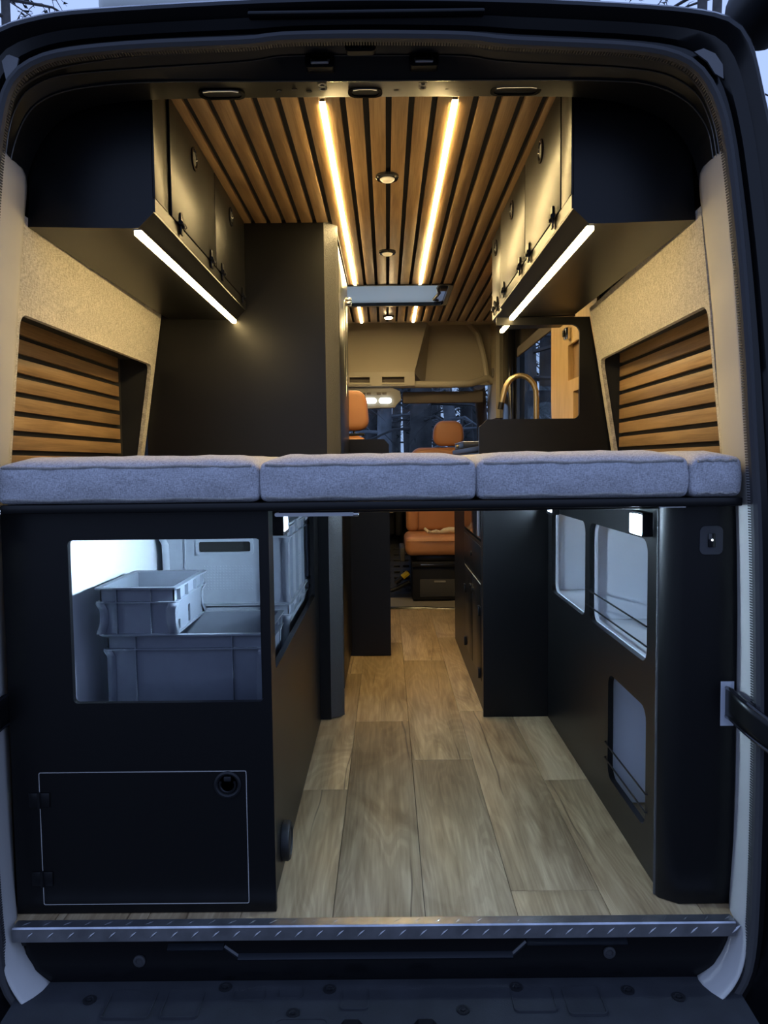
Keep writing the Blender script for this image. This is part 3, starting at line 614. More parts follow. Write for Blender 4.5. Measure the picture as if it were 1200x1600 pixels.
MB().tube([(-0.357+0.017*math.cos(a), -0.024, 0.293+0.017*math.sin(a)) for a in [math.radians(150+i*24) for i in range(11)]], 0.003, 6).build('pull_ring', M['black_metal'], hd_)
B('latch_tab', M['plastic'], hd_, -0.365, -0.349, -0.026, -0.0195, 0.301, 0.312, 0.002)
for zz in (0.262, 0.083):
    for xx in (-0.785, -0.761):
        B('hinge_leaf', M['black_metal'], hd_, xx-0.011, xx+0.011, -0.0235, -0.0205, zz-0.016, zz+0.016, 0.001)
    MB().tube([(-0.773,-0.024,zz-0.018),(-0.773,-0.024,zz+0.018)], 0.0035, 8).build('hinge_pin', M['black_metal'], hd_)
mnt = tag(MB().lathe([(0.047, 0.0005), (0.047, 0.014), (0.043, 0.019), (0.034, 0.020), (0.031, 0.016), (0.0, 0.016)], (-0.265, 0.168, 0.070), 'x', 40).build('round_table_mount', M['plastic'], None), 'round black mounting disc low on the inner side of the crate cabinet', 'mount')
# narrow liner ribs behind the crates
# euro crates
def crate(x0, y0, z0, W, Dp, H_, lab, m, handle=None, lid=False, solid_front=True, dots=False, notch_side=False):
    root = thing('storage_crate', (x0+W/2, y0+Dp/2, z0), lab, 'crate', 'grey plastic stacking crates in the storage cabinet')
    x1, y1, z1 = x0+W, y0+Dp, z0+H_
    t = 0.012   # walls are set in from the rim
    wb = MB()
    zr = z1-0.034
    fh = [rrect(x0+W*0.30, x0+W*0.70, z1-0.078, z1-0.045, 0.006)] if handle == 'front' else []
    wb.panel('y', y0+t, y0+t+0.003, rect(x0+t, x1-t, z0, z1-0.002), fh)
    wb.panel('y', y1-t-0.003, y1-t, rect(x0+t, x1-t, z0, z1-0.002))
    sh = []
    if notch_side: sh = [rrect(y0+0.04, y0+0.06, z0+0.006, z0+0.030, 0.003), rrect(y0+Dp*0.45, y0+Dp*0.52, z0+0.006, z0+0.05, 0.003)]
    wb.panel('x', x0+t, x0+t+0.003, rect(y0+t, y1-t, z0, z1-0.002))
    wb.panel('x', x1-t-0.003, x1-t, rect(y0+t, y1-t, z0, z1-0.002), sh)
    wb.build('walls', m, root)
    B('base', m, root, x0+t+0.004, x1-t-0.004, y0+t+0.004, y1-t-0.004, z0+0.001, z0+0.005)
    def frame(name, za, zb, ins, o_in):
        MB().panel('z', za, zb, rrect(x0+ins, x1-ins, y0+ins, y1-ins, 0.010), [rrect(x0+o_in, x1-o_in, y0+o_in, y1-o_in, 0.008)]).build(name, m, root)
    frame('rim', z1-0.004, z1, 0.0, 0.0155)
    frame('rim_ledge', zr-0.003, zr, 0.002, 0.0118)
    frame('foot_flange', z0, z0+0.004, 0.006, 0.0118)
    # vertical ribs
    def rib(px, py, alongx, za, zb):
        if alongx: B('rib', m, root, px-0.0015, px+0.0015, *py, za, zb)
        else: B('rib', m, root, *px, py-0.0015, py+0.0015, za, zb)
    for fx in ((0.26, 0.66) if W < 0.3 else (0.20, 0.78)):
        for ya, yb in ((y0+0.003, y0+t), (y1-t, y1-0.003)):
            rib(x0+W*fx, (ya, yb), True, z0+0.005, z1-0.005)
    for fy in (0.12, 0.36, 0.64, 0.88):
        for xa, xb in ((x0+0.003, x0+t), (x1-t, x1-0.003)):
            rib((xa, xb), y0+Dp*fy, False, zr if not (lid or dots) else z0+0.005, z1-0.005)
    # corner posts flare at the foot and at the rim
    for cx, sx2 in ((x0, 1), (x1, -1)):
        for cy, sy2 in ((y0, 1), (y1, -1)):
            e = 0.020
            rows = []
            for zz, o in ((z0+0.004, 0.004), (z0+0.03, 0.0105), (z0+H_*0.45, 0.0112), (zr-0.02, 0.0105), (zr-0.003, 0.004)):
                rows.append([(cx+sx2*(o+e), cy+sy2*o, zz), (cx+sx2*o, cy+sy2*o, zz), (cx+sx2*o, cy+sy2*(o+e), zz)])
            MB().grid(rows).build('corner_post', m, root, solid=0.002)
    if handle == 'front':
        MB().panel('y', y0+0.002, y0+t, rrect(x0+W*0.285, x0+W*0.715, z1-0.086, z1-0.036, 0.008), [rrect(x0+W*0.305, x0+W*0.695, z1-0.077, z1-0.046, 0.006)]).build('handle_frame', m, root)
        B('handle_slot_shade', M['black_void'], root, x0+W*0.28, x0+W*0.72, y0+t+0.004, y0+t+0.008, z1-0.09, z1-0.036)  # black sheet stands for the shade seen through the handle slot
    if dots:
        db = MB()
        for i in range(16):
            for j in range(9):
                px, pz = x0+W*0.34+i*0.0095, z0+0.045+j*0.0085
                db.add([(px-0.0016,y0+t,pz-0.0016),(px+0.0016,y0+t,pz-0.0016),(px+0.0016,y0+t,pz+0.0016),(px-0.0016,y0+t,pz+0.0016),(px,y0+t-0.0014,pz)], [(0,1,4),(1,2,4),(2,3,4),(3,0,4)])
        for i in range(16):
            for j in range(9):
                py, pz = y0+Dp*0.36+i*0.0095, z0+0.045+j*0.0085
                db.add([(x1-t,py-0.0016,pz-0.0016),(x1-t,py+0.0016,pz-0.0016),(x1-t,py+0.0016,pz+0.0016),(x1-t,py-0.0016,pz+0.0016),(x1-t+0.0014,py,pz)], [(0,1,4),(1,2,4),(2,3,4),(3,0,4)])
        d = db.build('pimple_grip', m, root, smooth=False); d['kind'] = 'stuff'
    if lid:
        ld = B('lid', m, root, x0+0.002, x1-0.002, y0+0.002, y1-0.002, z1+0.001, z1+0.010, 0.003)
        B('lid_lip', m, ld, x0+0.02, x1-0.02, y0+0.02, y1-0.02, z1+0.010, z1+0.013, 0.002)
        for fy in (0.25, 0.7): B('lid_clip', m, ld, x1-0.003, x1+0.005, y0+Dp*fy-0.03, y0+Dp*fy+0.03, z1-0.012, z1+0.012, 0.002)
    return root
crate(-0.688, 0.145, 0.368, 0.400, 0.30, 0.222, 'large open grey crate at the bottom front of the stack', M['crate'])
crate(-0.695, 0.125, 0.592, 0.200, 0.30, 0.115, 'small open grey crate resting on the large front crate', M['crate'], notch_side=True)
crate(-0.690, 0.625, 0.368, 0.400, 0.595, 0.205, 'long grey crate at the back, underneath the one with the black handle slot', M['crate_light'])
crate(-0.690, 0.625, 0.574, 0.400, 0.595, 0.235, 'pale grey lidded crate at the back with a black handle slot', M['crate_light'], handle='front', lid=True, dots=True)

# ------------------------------------------------------------------ OBJECTS: right storage cabinet with column
rc = thing('storage_cabinet', (0.70, 0.6, 0.0), 'black storage cabinet with three rounded openings and guard wires, opposite the crates', 'cabinet')
MB().panel('x', 0.615, 0.630, rect(0.045, 1.262, 0.002, 0.8968), [rrect(0.715, 1.203, 0.505, 0.804, 0.035), rrect(0.143, 0.665, 0.508, 0.806, 0.035), rrect(0.143, 0.458, 0.103, 0.400, 0.035)]).build('side_panel', M['black'], rc)
# liner frames seen in the thickness of the openings
for ya, yb, za, zb in ((0.715,1.203,0.505,0.804),(0.143,0.665,0.508,0.806)):
    MB().panel('x', 0.631, 0.640, rrect(ya-0.02, yb+0.02, za-0.02, zb+0.02, 0.04), [rrect(ya+0.003, yb-0.003, za+0.003, zb-0.003, 0.033)]).build('opening_liner', M['white'], rc)
B('shelf', M['white'], rc, 0.642, 0.860, 0.09, 1.235, 0.488, 0.503)
B('divider', M['white'], rc, 0.642, 0.860, 0.682, 0.697, 0.504, 0.885)
B('end_liner', M['white'], rc, 0.642, 0.860, 1.238, 1.250, 0.10, 0.885)
B('lower_divider', M['white'], rc, 0.642, 0.860, 0.50, 0.512, 0.005, 0.487)
B('rear_liner', M['white'], rc, 0.642, 0.76, 0.09, 0.10, 0.005, 0.885)
B('inner_step', M['white'], rc, 0.80, 0.860, 0.11, 0.68, 0.504, 0.57, 0.004)
B('inner_bay', M['white'], rc, 0.845, 0.861, 0.20, 0.60, 0.575, 0.875, 0.006)
for ya, yb, zs in ((0.135,0.690,(0.600,0.552)),(0.130,0.475,(0.195,0.150))):
    for zz in zs:
        MB().tube([(0.617, ya-0.004, zz), (0.611, ya, zz), (0.611, yb, zz), (0.617, yb+0.004, zz)], 0.0024, 8).build('guard_wire', M['black_metal'], rc)
col = thing('corner_column', (0.69, 0.03, 0.0), 'black corner column with a small lit switch and a cutout for the door strap', 'column')
MB().panel('z', 0.002, 0.8968, [(0.601,0.040),(0.606,0.022),(0.642,-0.004),(0.762,-0.004),(0.762,0.011),(0.650,0.011),(0.616,0.034),(0.616,0.040)], ).build('column_panel_frame', M['black'], col)
MB().tube([(0.6035,0.037,0.002),(0.6035,0.037,0.8960)], 0.0045, 8).build('edge_moulding', M['black_tex'], col)
sw = MB().panel('y', -0.008, -0.0045, rrect(0.676, 0.726, 0.788, 0.850, 0.012)).build('switch_plate', M['switch'], col)
B('rocker', M['black_gloss'], sw, 0.693, 0.709, -0.011, -0.0082, 0.804, 0.834, 0.002)
MB().lathe([(0.0022, -0.0005), (0.0022, 0.0004)], (0.7015, -0.0113, 0.820), 'y', 12).build('switch_light', M['switch_dot'], sw)
B('strap_cutout', M['white'], col, 0.728, 0.757, -0.0056, -0.0043, 0.408, 0.507)

# door check straps
def strap(sg, x0, lab):
    root = thing('door_strap', (x0, -0.12, 0.43), lab, 'strap', 'door check straps on the pillar trims')
    pth = [(x0-sg*0.012, -0.008, 0.462), (x0-sg*0.020, -0.050, 0.470), (x0-sg*0.018, -0.100, 0.462), (x0+sg*0.005, -0.135, 0.442), (x0+sg*0.045, -0.16, 0.412), (x0+sg*0.10, -0.17, 0.39)]
    Q = [Vector(p) for p in pth]
    for _ in range(2):
        R_ = [Q[0]]
        for a, b_ in zip(Q[:-1], Q[1:]): R_ += [a.lerp(b_, .25), a.lerp(b_, .75)]
        Q = R_ + [Q[-1]]
    h = 0.032
    rows = [[p + Vector((0, 0, dz)) for p in Q] for dz in (-h, -h*0.5, 0, h*0.5, h)]
    MB().grid(rows).build('strap_band', M['black'], root, solid=0.006)
    MB().tube([p + Vector((0, 0, h)) for p in Q], 0.0045, 6).build('strap_edge', M['black_gloss'], root)
    MB().tube([p + Vector((0, 0, -h)) for p in Q], 0.0045, 6).build('strap_edge', M['black_gloss'], root)
    return root
strap(1, 0.752, 'black door check strap reaching out of the column cutout')
strap(-1, -0.850, 'black door check strap beside the crate cabinet at the left edge')

# ------------------------------------------------------------------ OBJECTS: work lamps under the bed
def work_lamp(x, y, z, sg, lab, m, hw=0.036, hh=0.018):
    root = thing('work_lamp', (x, y, z), lab, 'lamp', 'cool white lamps under the bed')
    MB().panel('x', *sorted((x, x+sg*0.024)), rrect(y-0.052, y+0.052, z-0.026, z+0.030, 0.006), [rrect(y-hw, y+hw, z-hh, z+hh, 0.004)]).build('housing', M['plastic'], root)
    B('lens', m, root, *sorted((x+sg*0.010, x+sg*0.014)), y-hw+0.0005, y+hw-0.0005, z-hh+0.0005, z+hh-0.0005)
    for k in range(3):
        yy = y - hw*0.5 + k*hw*0.5
        B('lens_rib', M['plastic'], root, *sorted((x+sg*0.0145, x+sg*0.0155)), yy-0.0012, yy+0.0012, z-hh+0.001, z+hh-0.001)
    return root
work_lamp(0.6145, 0.160, 0.842, -1, 'brightly lit lamp by the column under the narrow cushion', M['lamp_cool'], 0.045, 0.024)
work_lamp(0.6145, 1.125, 0.826, -1, 'lit lamp at the far end of the cabinet with guard wires', M['lamp_cool_far'])
work_lamp(-0.2645, 0.150, 0.855, 1, 'lit lamp at the near top edge of the crate cabinet', M['lamp_cool_dim'])
work_lamp(-0.2645, 1.145, 0.855, 1, 'lit lamp at the far top edge of the crate cabinet', M['lamp_cool_dim'])

# ------------------------------------------------------------------ OBJECTS: overhead cabinets
def overhead(x_in, sg, y0, y1, xw0, lab, doors, end_edge=True):
    # sg: -1 cabinet lies to the left of x_in, +1 to the right
    root = thing('overhead_cabinet', (x_in+sg*0.15, (y0+y1)/2, 1.535), lab, 'cabinet')
    zt = ZC-0.001 if True else 0
    prof = lambda xx: xx
    xo = xw0
    # body cross-section in x,z with a chamfered lower corner
    sec = [(x_in+sg*0.006, zt), (x_in+sg*0.006, 1.568), (x_in+sg*0.042, 1.534), (xo+sg*0.0, 1.540), (xo-sg*0.012, 1.70), (xo-sg*0.075, 1.82), (xo-sg*0.145, zt)]
    MB().panel('y', y0, y1, sec).build('body', M['black'], root)
    B('face_frame', M['black'], root, *sorted((x_in+sg*0.001, x_in+sg*0.0055)), y0, y1, 1.569, 1.600)
    if end_edge:
        B('end_edging', M['black'], root, *sorted((x_in, x_in+sg*0.0055)), y0, y0+0.10, 1.601, zt, 0.001)
    for ya, yb in doors:
        d = B('door', M['black'], root, *sorted((x_in-sg*0.001, x_in+sg*0.0052)), ya+0.002, yb-0.002, 1.603, zt-0.006, 0.0015)
        yc = (ya+yb)/2-0.01
        ring_ = MB().lathe([(0.031, 0.0), (0.031, -sg*0.004), (0.024, -sg*0.005), (0.021, -sg*0.002), (0.020, 0.0)], (x_in-sg*0.0012, yc, 1.828), 'x', 28).build('ring_pull', M['black_gloss'], d)
        MB().lathe([(0.020, 0.0), (0.018, -sg*0.002), (0.0, -sg*0.001)], (x_in-sg*0.0012, yc, 1.828), 'x', 20).build('ring_cup', M['black_tex'], d)
        for yh in (ya+0.075, yb-0.075):
            h = B('hinge', M['black_metal'], d, *sorted((x_in-sg*0.0065, x_in-sg*0.0015)), yh-0.010, yh+0.010, 1.578, 1.632, 0.0015)
            MB().tube([(x_in-sg*0.008, yh-0.022, 1.604), (x_in-sg*0.008, yh+0.022, 1.604)], 0.0055, 8).build('hinge_barrel', M['black_metal'], d)
            B('hinge_arm', M['black_metal'], d, *sorted((x_in-sg*0.014, x_in-sg*0.004)), yh-0.005, yh+0.005, 1.594, 1.600, 0.001)
    return root
overhead(-0.519, -1, 0.122, 1.252, -0.812, 'black overhead cabinet above the crate side of the bed', [(0.255, 0.745), (0.750, 1.240)])
overhead(0.428, 1, 0.132, 1.262, 0.712, 'black overhead cabinet on the side of the faucet, nearest the rear door', [(0.240, 0.715), (0.720, 1.200)])
overhead(0.440, 1, 1.285, 1.540, 0.72, 'short black overhead cabinet above the faucet, beyond the bed', [(1.30, 1.530)], end_edge=False)

# ------------------------------------------------------------------ OBJECTS: LED strips and spots
def led(name, lab, x0, x1, y0, y1, z0, z1, m, group, prof=True):
    root = thing(name, ((x0+x1)/2, (y0+y1)/2, z1), lab, 'light strip', group)
    B('diffuser', m, root, x0, x1, y0, y1, z0, z1-0.002, 0.0015)
    B('profile', M['alu'], root, x0-0.001, x1+0.001, y0, y1, z1-0.0019, z1)
    return root
g1 = 'warm light strips in the slatted ceiling'
for lx, s1, s2 in ((LX[0], 'left', 'left'), (LX[1], 'right', 'right')):
    led('ceiling_light_strip', 'long warm light strip in the ceiling, %s of the two' % s1, lx-0.0058, lx+0.0058, 0.31, 2.255, ZC-0.015, ZC-0.004, M['led_ceiling'], g1)
    led('ceiling_light_strip', 'short warm light strip beyond the roof hatch, %s of the two' % s2, lx-0.0058, lx+0.0058, 2.83, 3.32, ZC-0.015, ZC-0.004, M['led_ceiling'], g1)
g2 = 'warm light strips under the overhead cabinets'
led('cabinet_light_strip', 'warm light strip under the overhead cabinet above the crate side', -0.572, -0.556, 0.128, 1.246, 1.521, 1.533, M['led_cabinet'], g2)
led('cabinet_light_strip', 'long warm light strip under the overhead cabinet on the faucet side', 0.466, 0.482, 0.138, 1.256, 1.521, 1.533, M['led_cabinet'], g2)
led('cabinet_light_strip', 'short warm light strip above the faucet', 0.472, 0.487, 1.30, 1.535, 1.521, 1.533, M['led_cabinet'], g2)
for (xx, yy, on, lab) in ((0.012, 0.795, 0, 'round black ceiling spot nearest the rear door'), (0.013, 1.654, 0, 'round black ceiling spot just before the roof hatch'), (0.022, 3.10, 1, 'brightly lit round ceiling spot beyond the roof hatch')):
    root = thing('ceiling_spot', (xx, yy, ZC-0.012), lab, 'spotlight', 'round spots in the ceiling')
    zz = ZC-0.0125
    MB().lathe([(0.036, 0), (0.036, -0.008), (0.032, -0.012), (0.025, -0.012), (0.023, -0.006), (0.023, 0)], (xx, yy, zz), 'z', 32).build('bezel', M['black_gloss'], root)
    MB().lathe([(0.0225, -0.002), (0.0225, -0.012), (0.018, -0.017), (0.008, -0.0195), (0.0, -0.020)], (xx, yy, zz), 'z', 28).build('lens', M['spot_on'] if on else M['spot_off'], root)

# ------------------------------------------------------------------ OBJECTS: roof hatch
hatch = thing('roof_hatch', (0.02, 2.535, ZC), 'white roof hatch with black frame set between the ceiling slats', 'roof hatch')
MB().panel('z', ZC-0.016, ZC+0.004, rrect(hx0-0.005, hx1+0.005, hy0-0.01, hy1+0.01, 0.04), [rrect(hx0+0.012, hx1-0.018, hy0+0.006, hy1-0.008, 0.035)]).build('frame', M['black_gloss'], hatch)
MB().panel('z', ZC+0.004, ZC+0.10, rrect(hx0+0.005, hx1-0.005, hy0+0.005, hy1-0.005, 0.04), [rrect(hx0+0.015, hx1-0.02, hy0+0.015, hy1-0.015, 0.035)]).build('shaft', M['hatch_white'], hatch)
MB().add([(hx0+0.012,hy0+0.012,ZC+0.002),(hx1-0.065,hy0+0.012,ZC+0.002),(hx1-0.065,hy1-0.012,ZC+0.002),(hx0+0.012,hy1-0.012,ZC+0.002)], [(0,1,2,3)]).build('shade', M['shade'], hatch)
B('dome', M['clear'], hatch, hx0+0.0, hx1+0.0, hy0+0.0, hy1+0.0, ZC+0.101, ZC+0.12, 0.005)
MB().tube([(hx1-0.055, hy0+0.03, ZC), (hx1-0.07, hy0+0.10, ZC-0.008), (hx1-0.055, hy0+0.2, ZC-0.012), (hx1-0.075, hy0+0.36, ZC-0.012), (hx1-0.05, hy0+0.42, ZC-0.004)], 0.008, 8).build('latch_arm', M['plastic'], hatch)
B('latch_knob', M['black_metal'], hatch, hx1-0.06, hx1-0.02, hy0+0.06, hy0+0.13, ZC-0.020, ZC+0.003, 0.006)

# ------------------------------------------------------------------ OBJECTS: tall wardrobe on the left
wd = thing('wardrobe_cabinet', (-0.55, 1.75, 0.0), 'tall black wardrobe cabinet standing from floor to ceiling behind the bed', 'wardrobe')
MB().panel('y', 1.256, 1.276, rect(-0.905, -0.2251, 0.002, ZC-0.002)).build('rear_panel', M['black'], wd)
MB().panel('z', 0.006, ZC-0.002, [(-0.225,1.2575),(-0.186,1.285),(-0.176,1.300),(-0.200,1.300),(-0.225,1.280)]).build('chamfered_edge', M['black_tex'], wd)
MB().panel('x', -0.212, -0.197, rect(1.302, 2.215, 0.03, ZC-0.002)).build('inner_side', M['black'], wd)
B('sliding_door', M['black'], wd, -0.196, -0.186, 1.50, 2.205, 0.05, ZC-0.03, 0.002)
MB().tube([(-0.1845, 1.92+0.10*math.cos(a), 1.52+0.22*math.sin(a)) for a in [math.radians(i*360/28) for i in range(28)]], 0.0015, 6, True).build('door_pull_outline', M['alu'], wd)
B('door_rail', M['black_void'], wd, -0.195, -0.180, 1.31, 2.21, ZC-0.028, ZC-0.016)
hk = B('door_roller', M['chrome'], wd, -0.196, -0.160, 2.06, 2.12, 1.752, 1.764, 0.003)
B('door_roller', M['chrome'], wd, -0.196, -0.160, 2.06, 2.12, 1.770, 1.782, 0.003)
MB().panel('x', -0.92, -0.905, rect(1.302, 2.215, 0.002, ZC-0.002)).build('outer_side', M['black'], wd)
MB().panel('y', 2.20, 2.215, rect(-0.904, -0.213, 0.002, ZC-0.002)).build('front_panel', M['black'], wd)

# ------------------------------------------------------------------ OBJECTS: kitchen
kp = thing('kitchen_end_panel', (0.60, 1.28, 0.0), 'black end panel with a rounded pass-through opening between bed and kitchen', 'panel')
ol = [(0.352,1.124),(0.384,1.153)]
inn = [(0.70,1.153)]
for k in range(7):
    a = math.radians(-90+90*k/6); inn.append((0.733-0.022+0.022*math.cos(a), 1.153+0.022+0.022*math.sin(a)))
for k in range(7):
    a = math.radians(0+90*k/6); inn.append((0.733-0.030+0.030*math.cos(a), 1.505-0.030+0.030*math.sin(a)))
inn += [(0.42,1.505),(0.42,1.5335),(0.770,1.5335),(0.8605,1.04),(0.8605,0.94)]
pts = [(0.352,0.925)] + ol + inn + [(0.8605,0.925)]
MB().panel('y', 1.268, 1.283, pts).build('upper_panel', M['black'], kp)
MB().panel('y', 1.268, 1.283, rect(0.366, 0.8605, 0.002, 0.925)).build('lower_panel', M['black'], kp)
ki = thing('kitchen_cabinet', (0.60, 1.95, 0.0), 'black kitchen cabinet along the aisle with drawer, doors and glossy fridge front', 'cabinet')
MB().panel('x', 0.374, 0.389, rect(1.284, 2.60, 0.002, 1.03), [rect(1.39, 2.06, 0.67, 0.99), rect(1.39, 1.70, 0.105, 0.50), rect(1.705, 2.01, 0.105, 0.50), rect(1.39, 2.06, 0.515, 0.655)]).build('front_frame', M['black'], ki)
B('carcass', M['black_void'], ki, 0.391, 0.84, 1.29, 2.59, 0.002, 1.02)
MB().panel('y', 2.585, 2.60, rect(0.3895, 0.86, 0.002, 1.03)).build('end_panel', M['black'], ki)
for ya, yb, hy in ((1.392,1.698,1.42),(1.707,2.008,1.985)):
    d = B('door', M['black'], ki, 0.3725, 0.3885, ya, yb, 0.107, 0.498, 0.0015)
    for zz in (0.39, 0.135): B('hinge', M['black_metal'], d, 0.362, 0.3722, hy-0.014, hy+0.014, zz-0.020, zz+0.020, 0.002)
    MB().lathe([(0.011, 0), (0.011, -0.008), (0.0, -0.009)], (0.372, 1.66 if hy < 1.6 else 1.745, 0.44), 'x', 16).build('knob', M['black_gloss'], d)
d = B('drawer', M['black'], ki, 0.3725, 0.3885, 1.392, 2.058, 0.517, 0.653, 0.0015)
B('drawer_edge', M['cream_plastic'], d, 0.3718, 0.3724, 1.392, 2.008, 0.499, 0.5035)
MB().lathe([(0.012, 0), (0.012, -0.006), (0.0, -0.007)], (0.372, 1.72, 0.59), 'x', 16).build('knob', M['black_gloss'], d)
fr = B('fridge_front', M['black_gloss'], ki, 0.3735, 0.389, 1.40, 2.05, 0.68, 0.98, 0.003)
for zz in (0.865, 0.80): B('chrome_line', M['chrome'], fr, 0.3715, 0.3733, 1.52, 2.045, zz, zz+0.007)
B('fridge_grip', M['alu'], fr, 0.366, 0.3733, 1.44, 1.47, 0.69, 0.97, 0.003)
wt = tag(MB().box(0.366, 0.855, 1.285, 2.61, 1.031, 1.056, 0.003).build('kitchen_worktop', M['black'], None), 'black kitchen worktop under the faucet', 'worktop')
hb = thing('gas_hob', (0.50, 2.30, 1.057), 'low gas hob with a front knob on the kitchen worktop', 'hob')
B('hob_body', M['black_metal'], hb, 0.375, 0.70, 2.10, 2.56, 1.058, 1.088, 0.004)
B('hob_trim', M['alu'], hb, 0.373, 0.70, 2.10, 2.56, 1.0885, 1.0925, 0.001)
MB().lathe([(0.010, 0), (0.010, -0.012), (0.0, -0.013)], (0.374, 2.36, 1.073), 'x', 16).build('hob_knob', M['gold'], hb)
fau = thing('faucet', (0.634, 1.60, 1.057), 'brushed gold gooseneck faucet arching over the kitchen worktop', 'faucet')
arc = [(0.634, 1.60, 1.060), (0.634, 1.60, 1.15), (0.634, 1.60, 1.255)]
for k in range(1, 13):
    a = math.radians(0 + 165*k/12); arc.append((0.566 + 0.068*math.cos(a), 1.60, 1.268 + 0.085*math.sin(a)))
arc += [(0.493, 1.60, 1.262), (0.488, 1.60, 1.24)]
MB().tube(arc, 0.0115, 12).build('spout', M['gold'], fau)
MB().tube([(0.488,1.60,1.241),(0.4825,1.60,1.212)], 0.0125, 12).build('nozzle', M['black_metal'], fau)
MB().lathe([(0.022, 0), (0.022, 0.012), (0.015, 0.02), (0.012, 0.06)], (0.634, 1.60, 1.058), 'z', 20).build('base', M['gold'], fau)
B('lever', M['gold'], fau, 0.650, 0.70, 1.594, 1.606, 1.095, 1.105, 0.003)
# plywood lining with cubbies on the sliding door side
pl = thing('plywood_panel', (0.845, 1.90, 0.90), 'light plywood lining panel with cut-out cubbies seen through the pass-through', 'panel')
MB().panel('x', 0.832, 0.842, [(1.40,0.92),(2.19,0.92),(2.235,1.30),(2.235,1.72),(1.40,1.72)], [rrect(1.55, 1.875, 1.355, 1.515, 0.008), rrect(1.50, 1.775, 1.02, 1.300, 0.008)]).build('sheet', M['ply'], pl)
for ya, yb, za, zb in ((1.55,1.875,1.355,1.515),(1.50,1.775,1.02,1.300)):
    B('cubby_back', M['ply_recess_shade'], pl, 0.855, 0.860, ya-0.01, yb+0.01, za-0.01, zb+0.01)
    B('cubby_side', M['ply'], pl, 0.8425, 0.8545, yb, yb+0.01, za-0.01, zb+0.01)
    B('cubby_shelf', M['ply'], pl, 0.8425, 0.8545, ya, yb, za-0.010, za-0.0005)
lt = thing('door_lock', (0.82, 1.84, 1.56), 'small black and silver lock box on the plywood panel', 'lock')
B('lock_body', M['chrome'], lt, 0.806, 0.8315, 1.815, 1.865, 1.535, 1.590, 0.008)
B('lock_slider', M['black_gloss'], lt, 0.799, 0.8055, 1.828, 1.852, 1.548, 1.578, 0.003)

# ------------------------------------------------------------------ OBJECTS: bench and cab seats
bn = thing('bench_seat', (-0.20, 2.45, 0.0), 'orange leather bench seat with headrest behind a black partition', 'seat')
MB().panel('y', 2.230, 2.250, [(-0.210,0.004),(0.012,0.004),(0.012,1.085),(-0.012,1.112),(-0.210,1.112)]).build('partition', M['black'], bn)
B('bench_box', M['black'], bn, -0.205, 0.008, 2.252, 2.70, 0.004, 0.40)
B('backrest', M['leather'], bn, -0.40, -0.105, 2.36, 2.48, 0.46, 1.135, 0.04, )
B('seat_cushion', M['leather'], bn, -0.204, 0.0, 2.40, 2.85, 0.401, 0.50, 0.03)
def rounded(name, mat_, parent, x0, x1, y0, y1, z0, z1, r, taper=0.0):
    return MB().panel('y', y0, y1, rrect(x0, x1, z0, z1, r, 8)).build(name, mat_, parent, ang=50)
def soft(name, mat_, parent, x0, x1, y0, y1, z0, z1, r, bev=0.02, top=1.0):
    bm = bmesh.new(); P = rrect(x0, x1, z0, z1, r, 8); cx = (x0+x1)/2
    P = [(cx+(u-cx)*lerp(1.0, top, (v-z0)/(z1-z0)), v) for u, v in P]
    vs0 = [bm.verts.new((u, y0, v)) for u, v in P]; f = bm.faces.new(vs0)
    ex = bmesh.ops.extrude_face_region(bm, geom=[f]); bmesh.ops.translate(bm, verts=[e for e in ex['geom'] if isinstance(e, bmesh.types.BMVert)], vec=(0, y1-y0, 0))
    ed_ = [e for e in bm.edges if abs(e.verts[0].co.y - e.verts[1].co.y) < 1e-6]
    bmesh.ops.bevel(bm, geom=ed_, offset=bev, segments=4, profile=0.5, affect='EDGES'); bm.verts.index_update()
    mb = MB().add([v.co for v in bm.verts], [[v.index for v in f_.verts] for f_ in bm.faces]); bm.free()
    return mb.build(name, mat_, parent, ang=50)
soft('headrest', M['leather'], bn, -0.335, -0.087, 2.37, 2.47, 1.163, 1.372, 0.06, 0.025, 0.86)
for xx in (-0.25, -0.17): MB().tube([(xx, 2.42, 1.12), (xx, 2.42, 1.17)], 0.007, 8).build('headrest_post', M['chrome'], bn)
B('post_guide', M['plastic'], bn, -0.275, -0.115, 2.40, 2.44, 1.136, 1.150, 0.004)

ps = thing('cab_seat', (0.40, 3.95, 0.0), 'orange leather cab seat turned to face the aisle, with straps lying on it', 'seat')
soft('seat_cushion', M['leather'], ps, 0.122, 0.680, 3.62, 4.10, 0.345, 0.478, 0.045, 0.035)
MB().tube([(0.135,3.625,0.447),(0.40,3.612,0.447),(0.665,3.625,0.447)], 0.004, 6).build('cushion_seam', M['leather'], ps)
soft('backrest', M['leather'], ps, 0.135, 0.675, 4.08, 4.20, 0.47, 1.10, 0.09, 0.04, 0.84)
soft('backrest_bolster', M['leather'], ps, 0.140, 0.235, 4.03, 4.10, 0.475, 0.95, 0.04, 0.03)
soft('headrest', M['leather'], ps, 0.345, 0.590, 4.11, 4.20, 1.110, 1.300, 0.075, 0.03, 0.88)
B('seat_rail', M['black_metal'], ps, 0.20, 0.62, 3.68, 4.10, 0.30, 0.344, 0.008)
B('swivel_plate', M['plastic'], ps, 0.17, 0.64, 3.66, 4.12, 0.262, 0.299, 0.006)
B('swivel_trim', M['chrome'], ps, 0.23, 0.60, 3.657, 3.661, 0.276, 0.280)
bx_ = B('seat_box', M['plastic'], ps, 0.172, 0.640, 3.70, 4.10, 0.020, 0.261, 0.012)
B('seat_box_door', M['black_tex'], bx_, 0.225, 0.60, 3.694, 3.6995, 0.045, 0.170, 0.004)
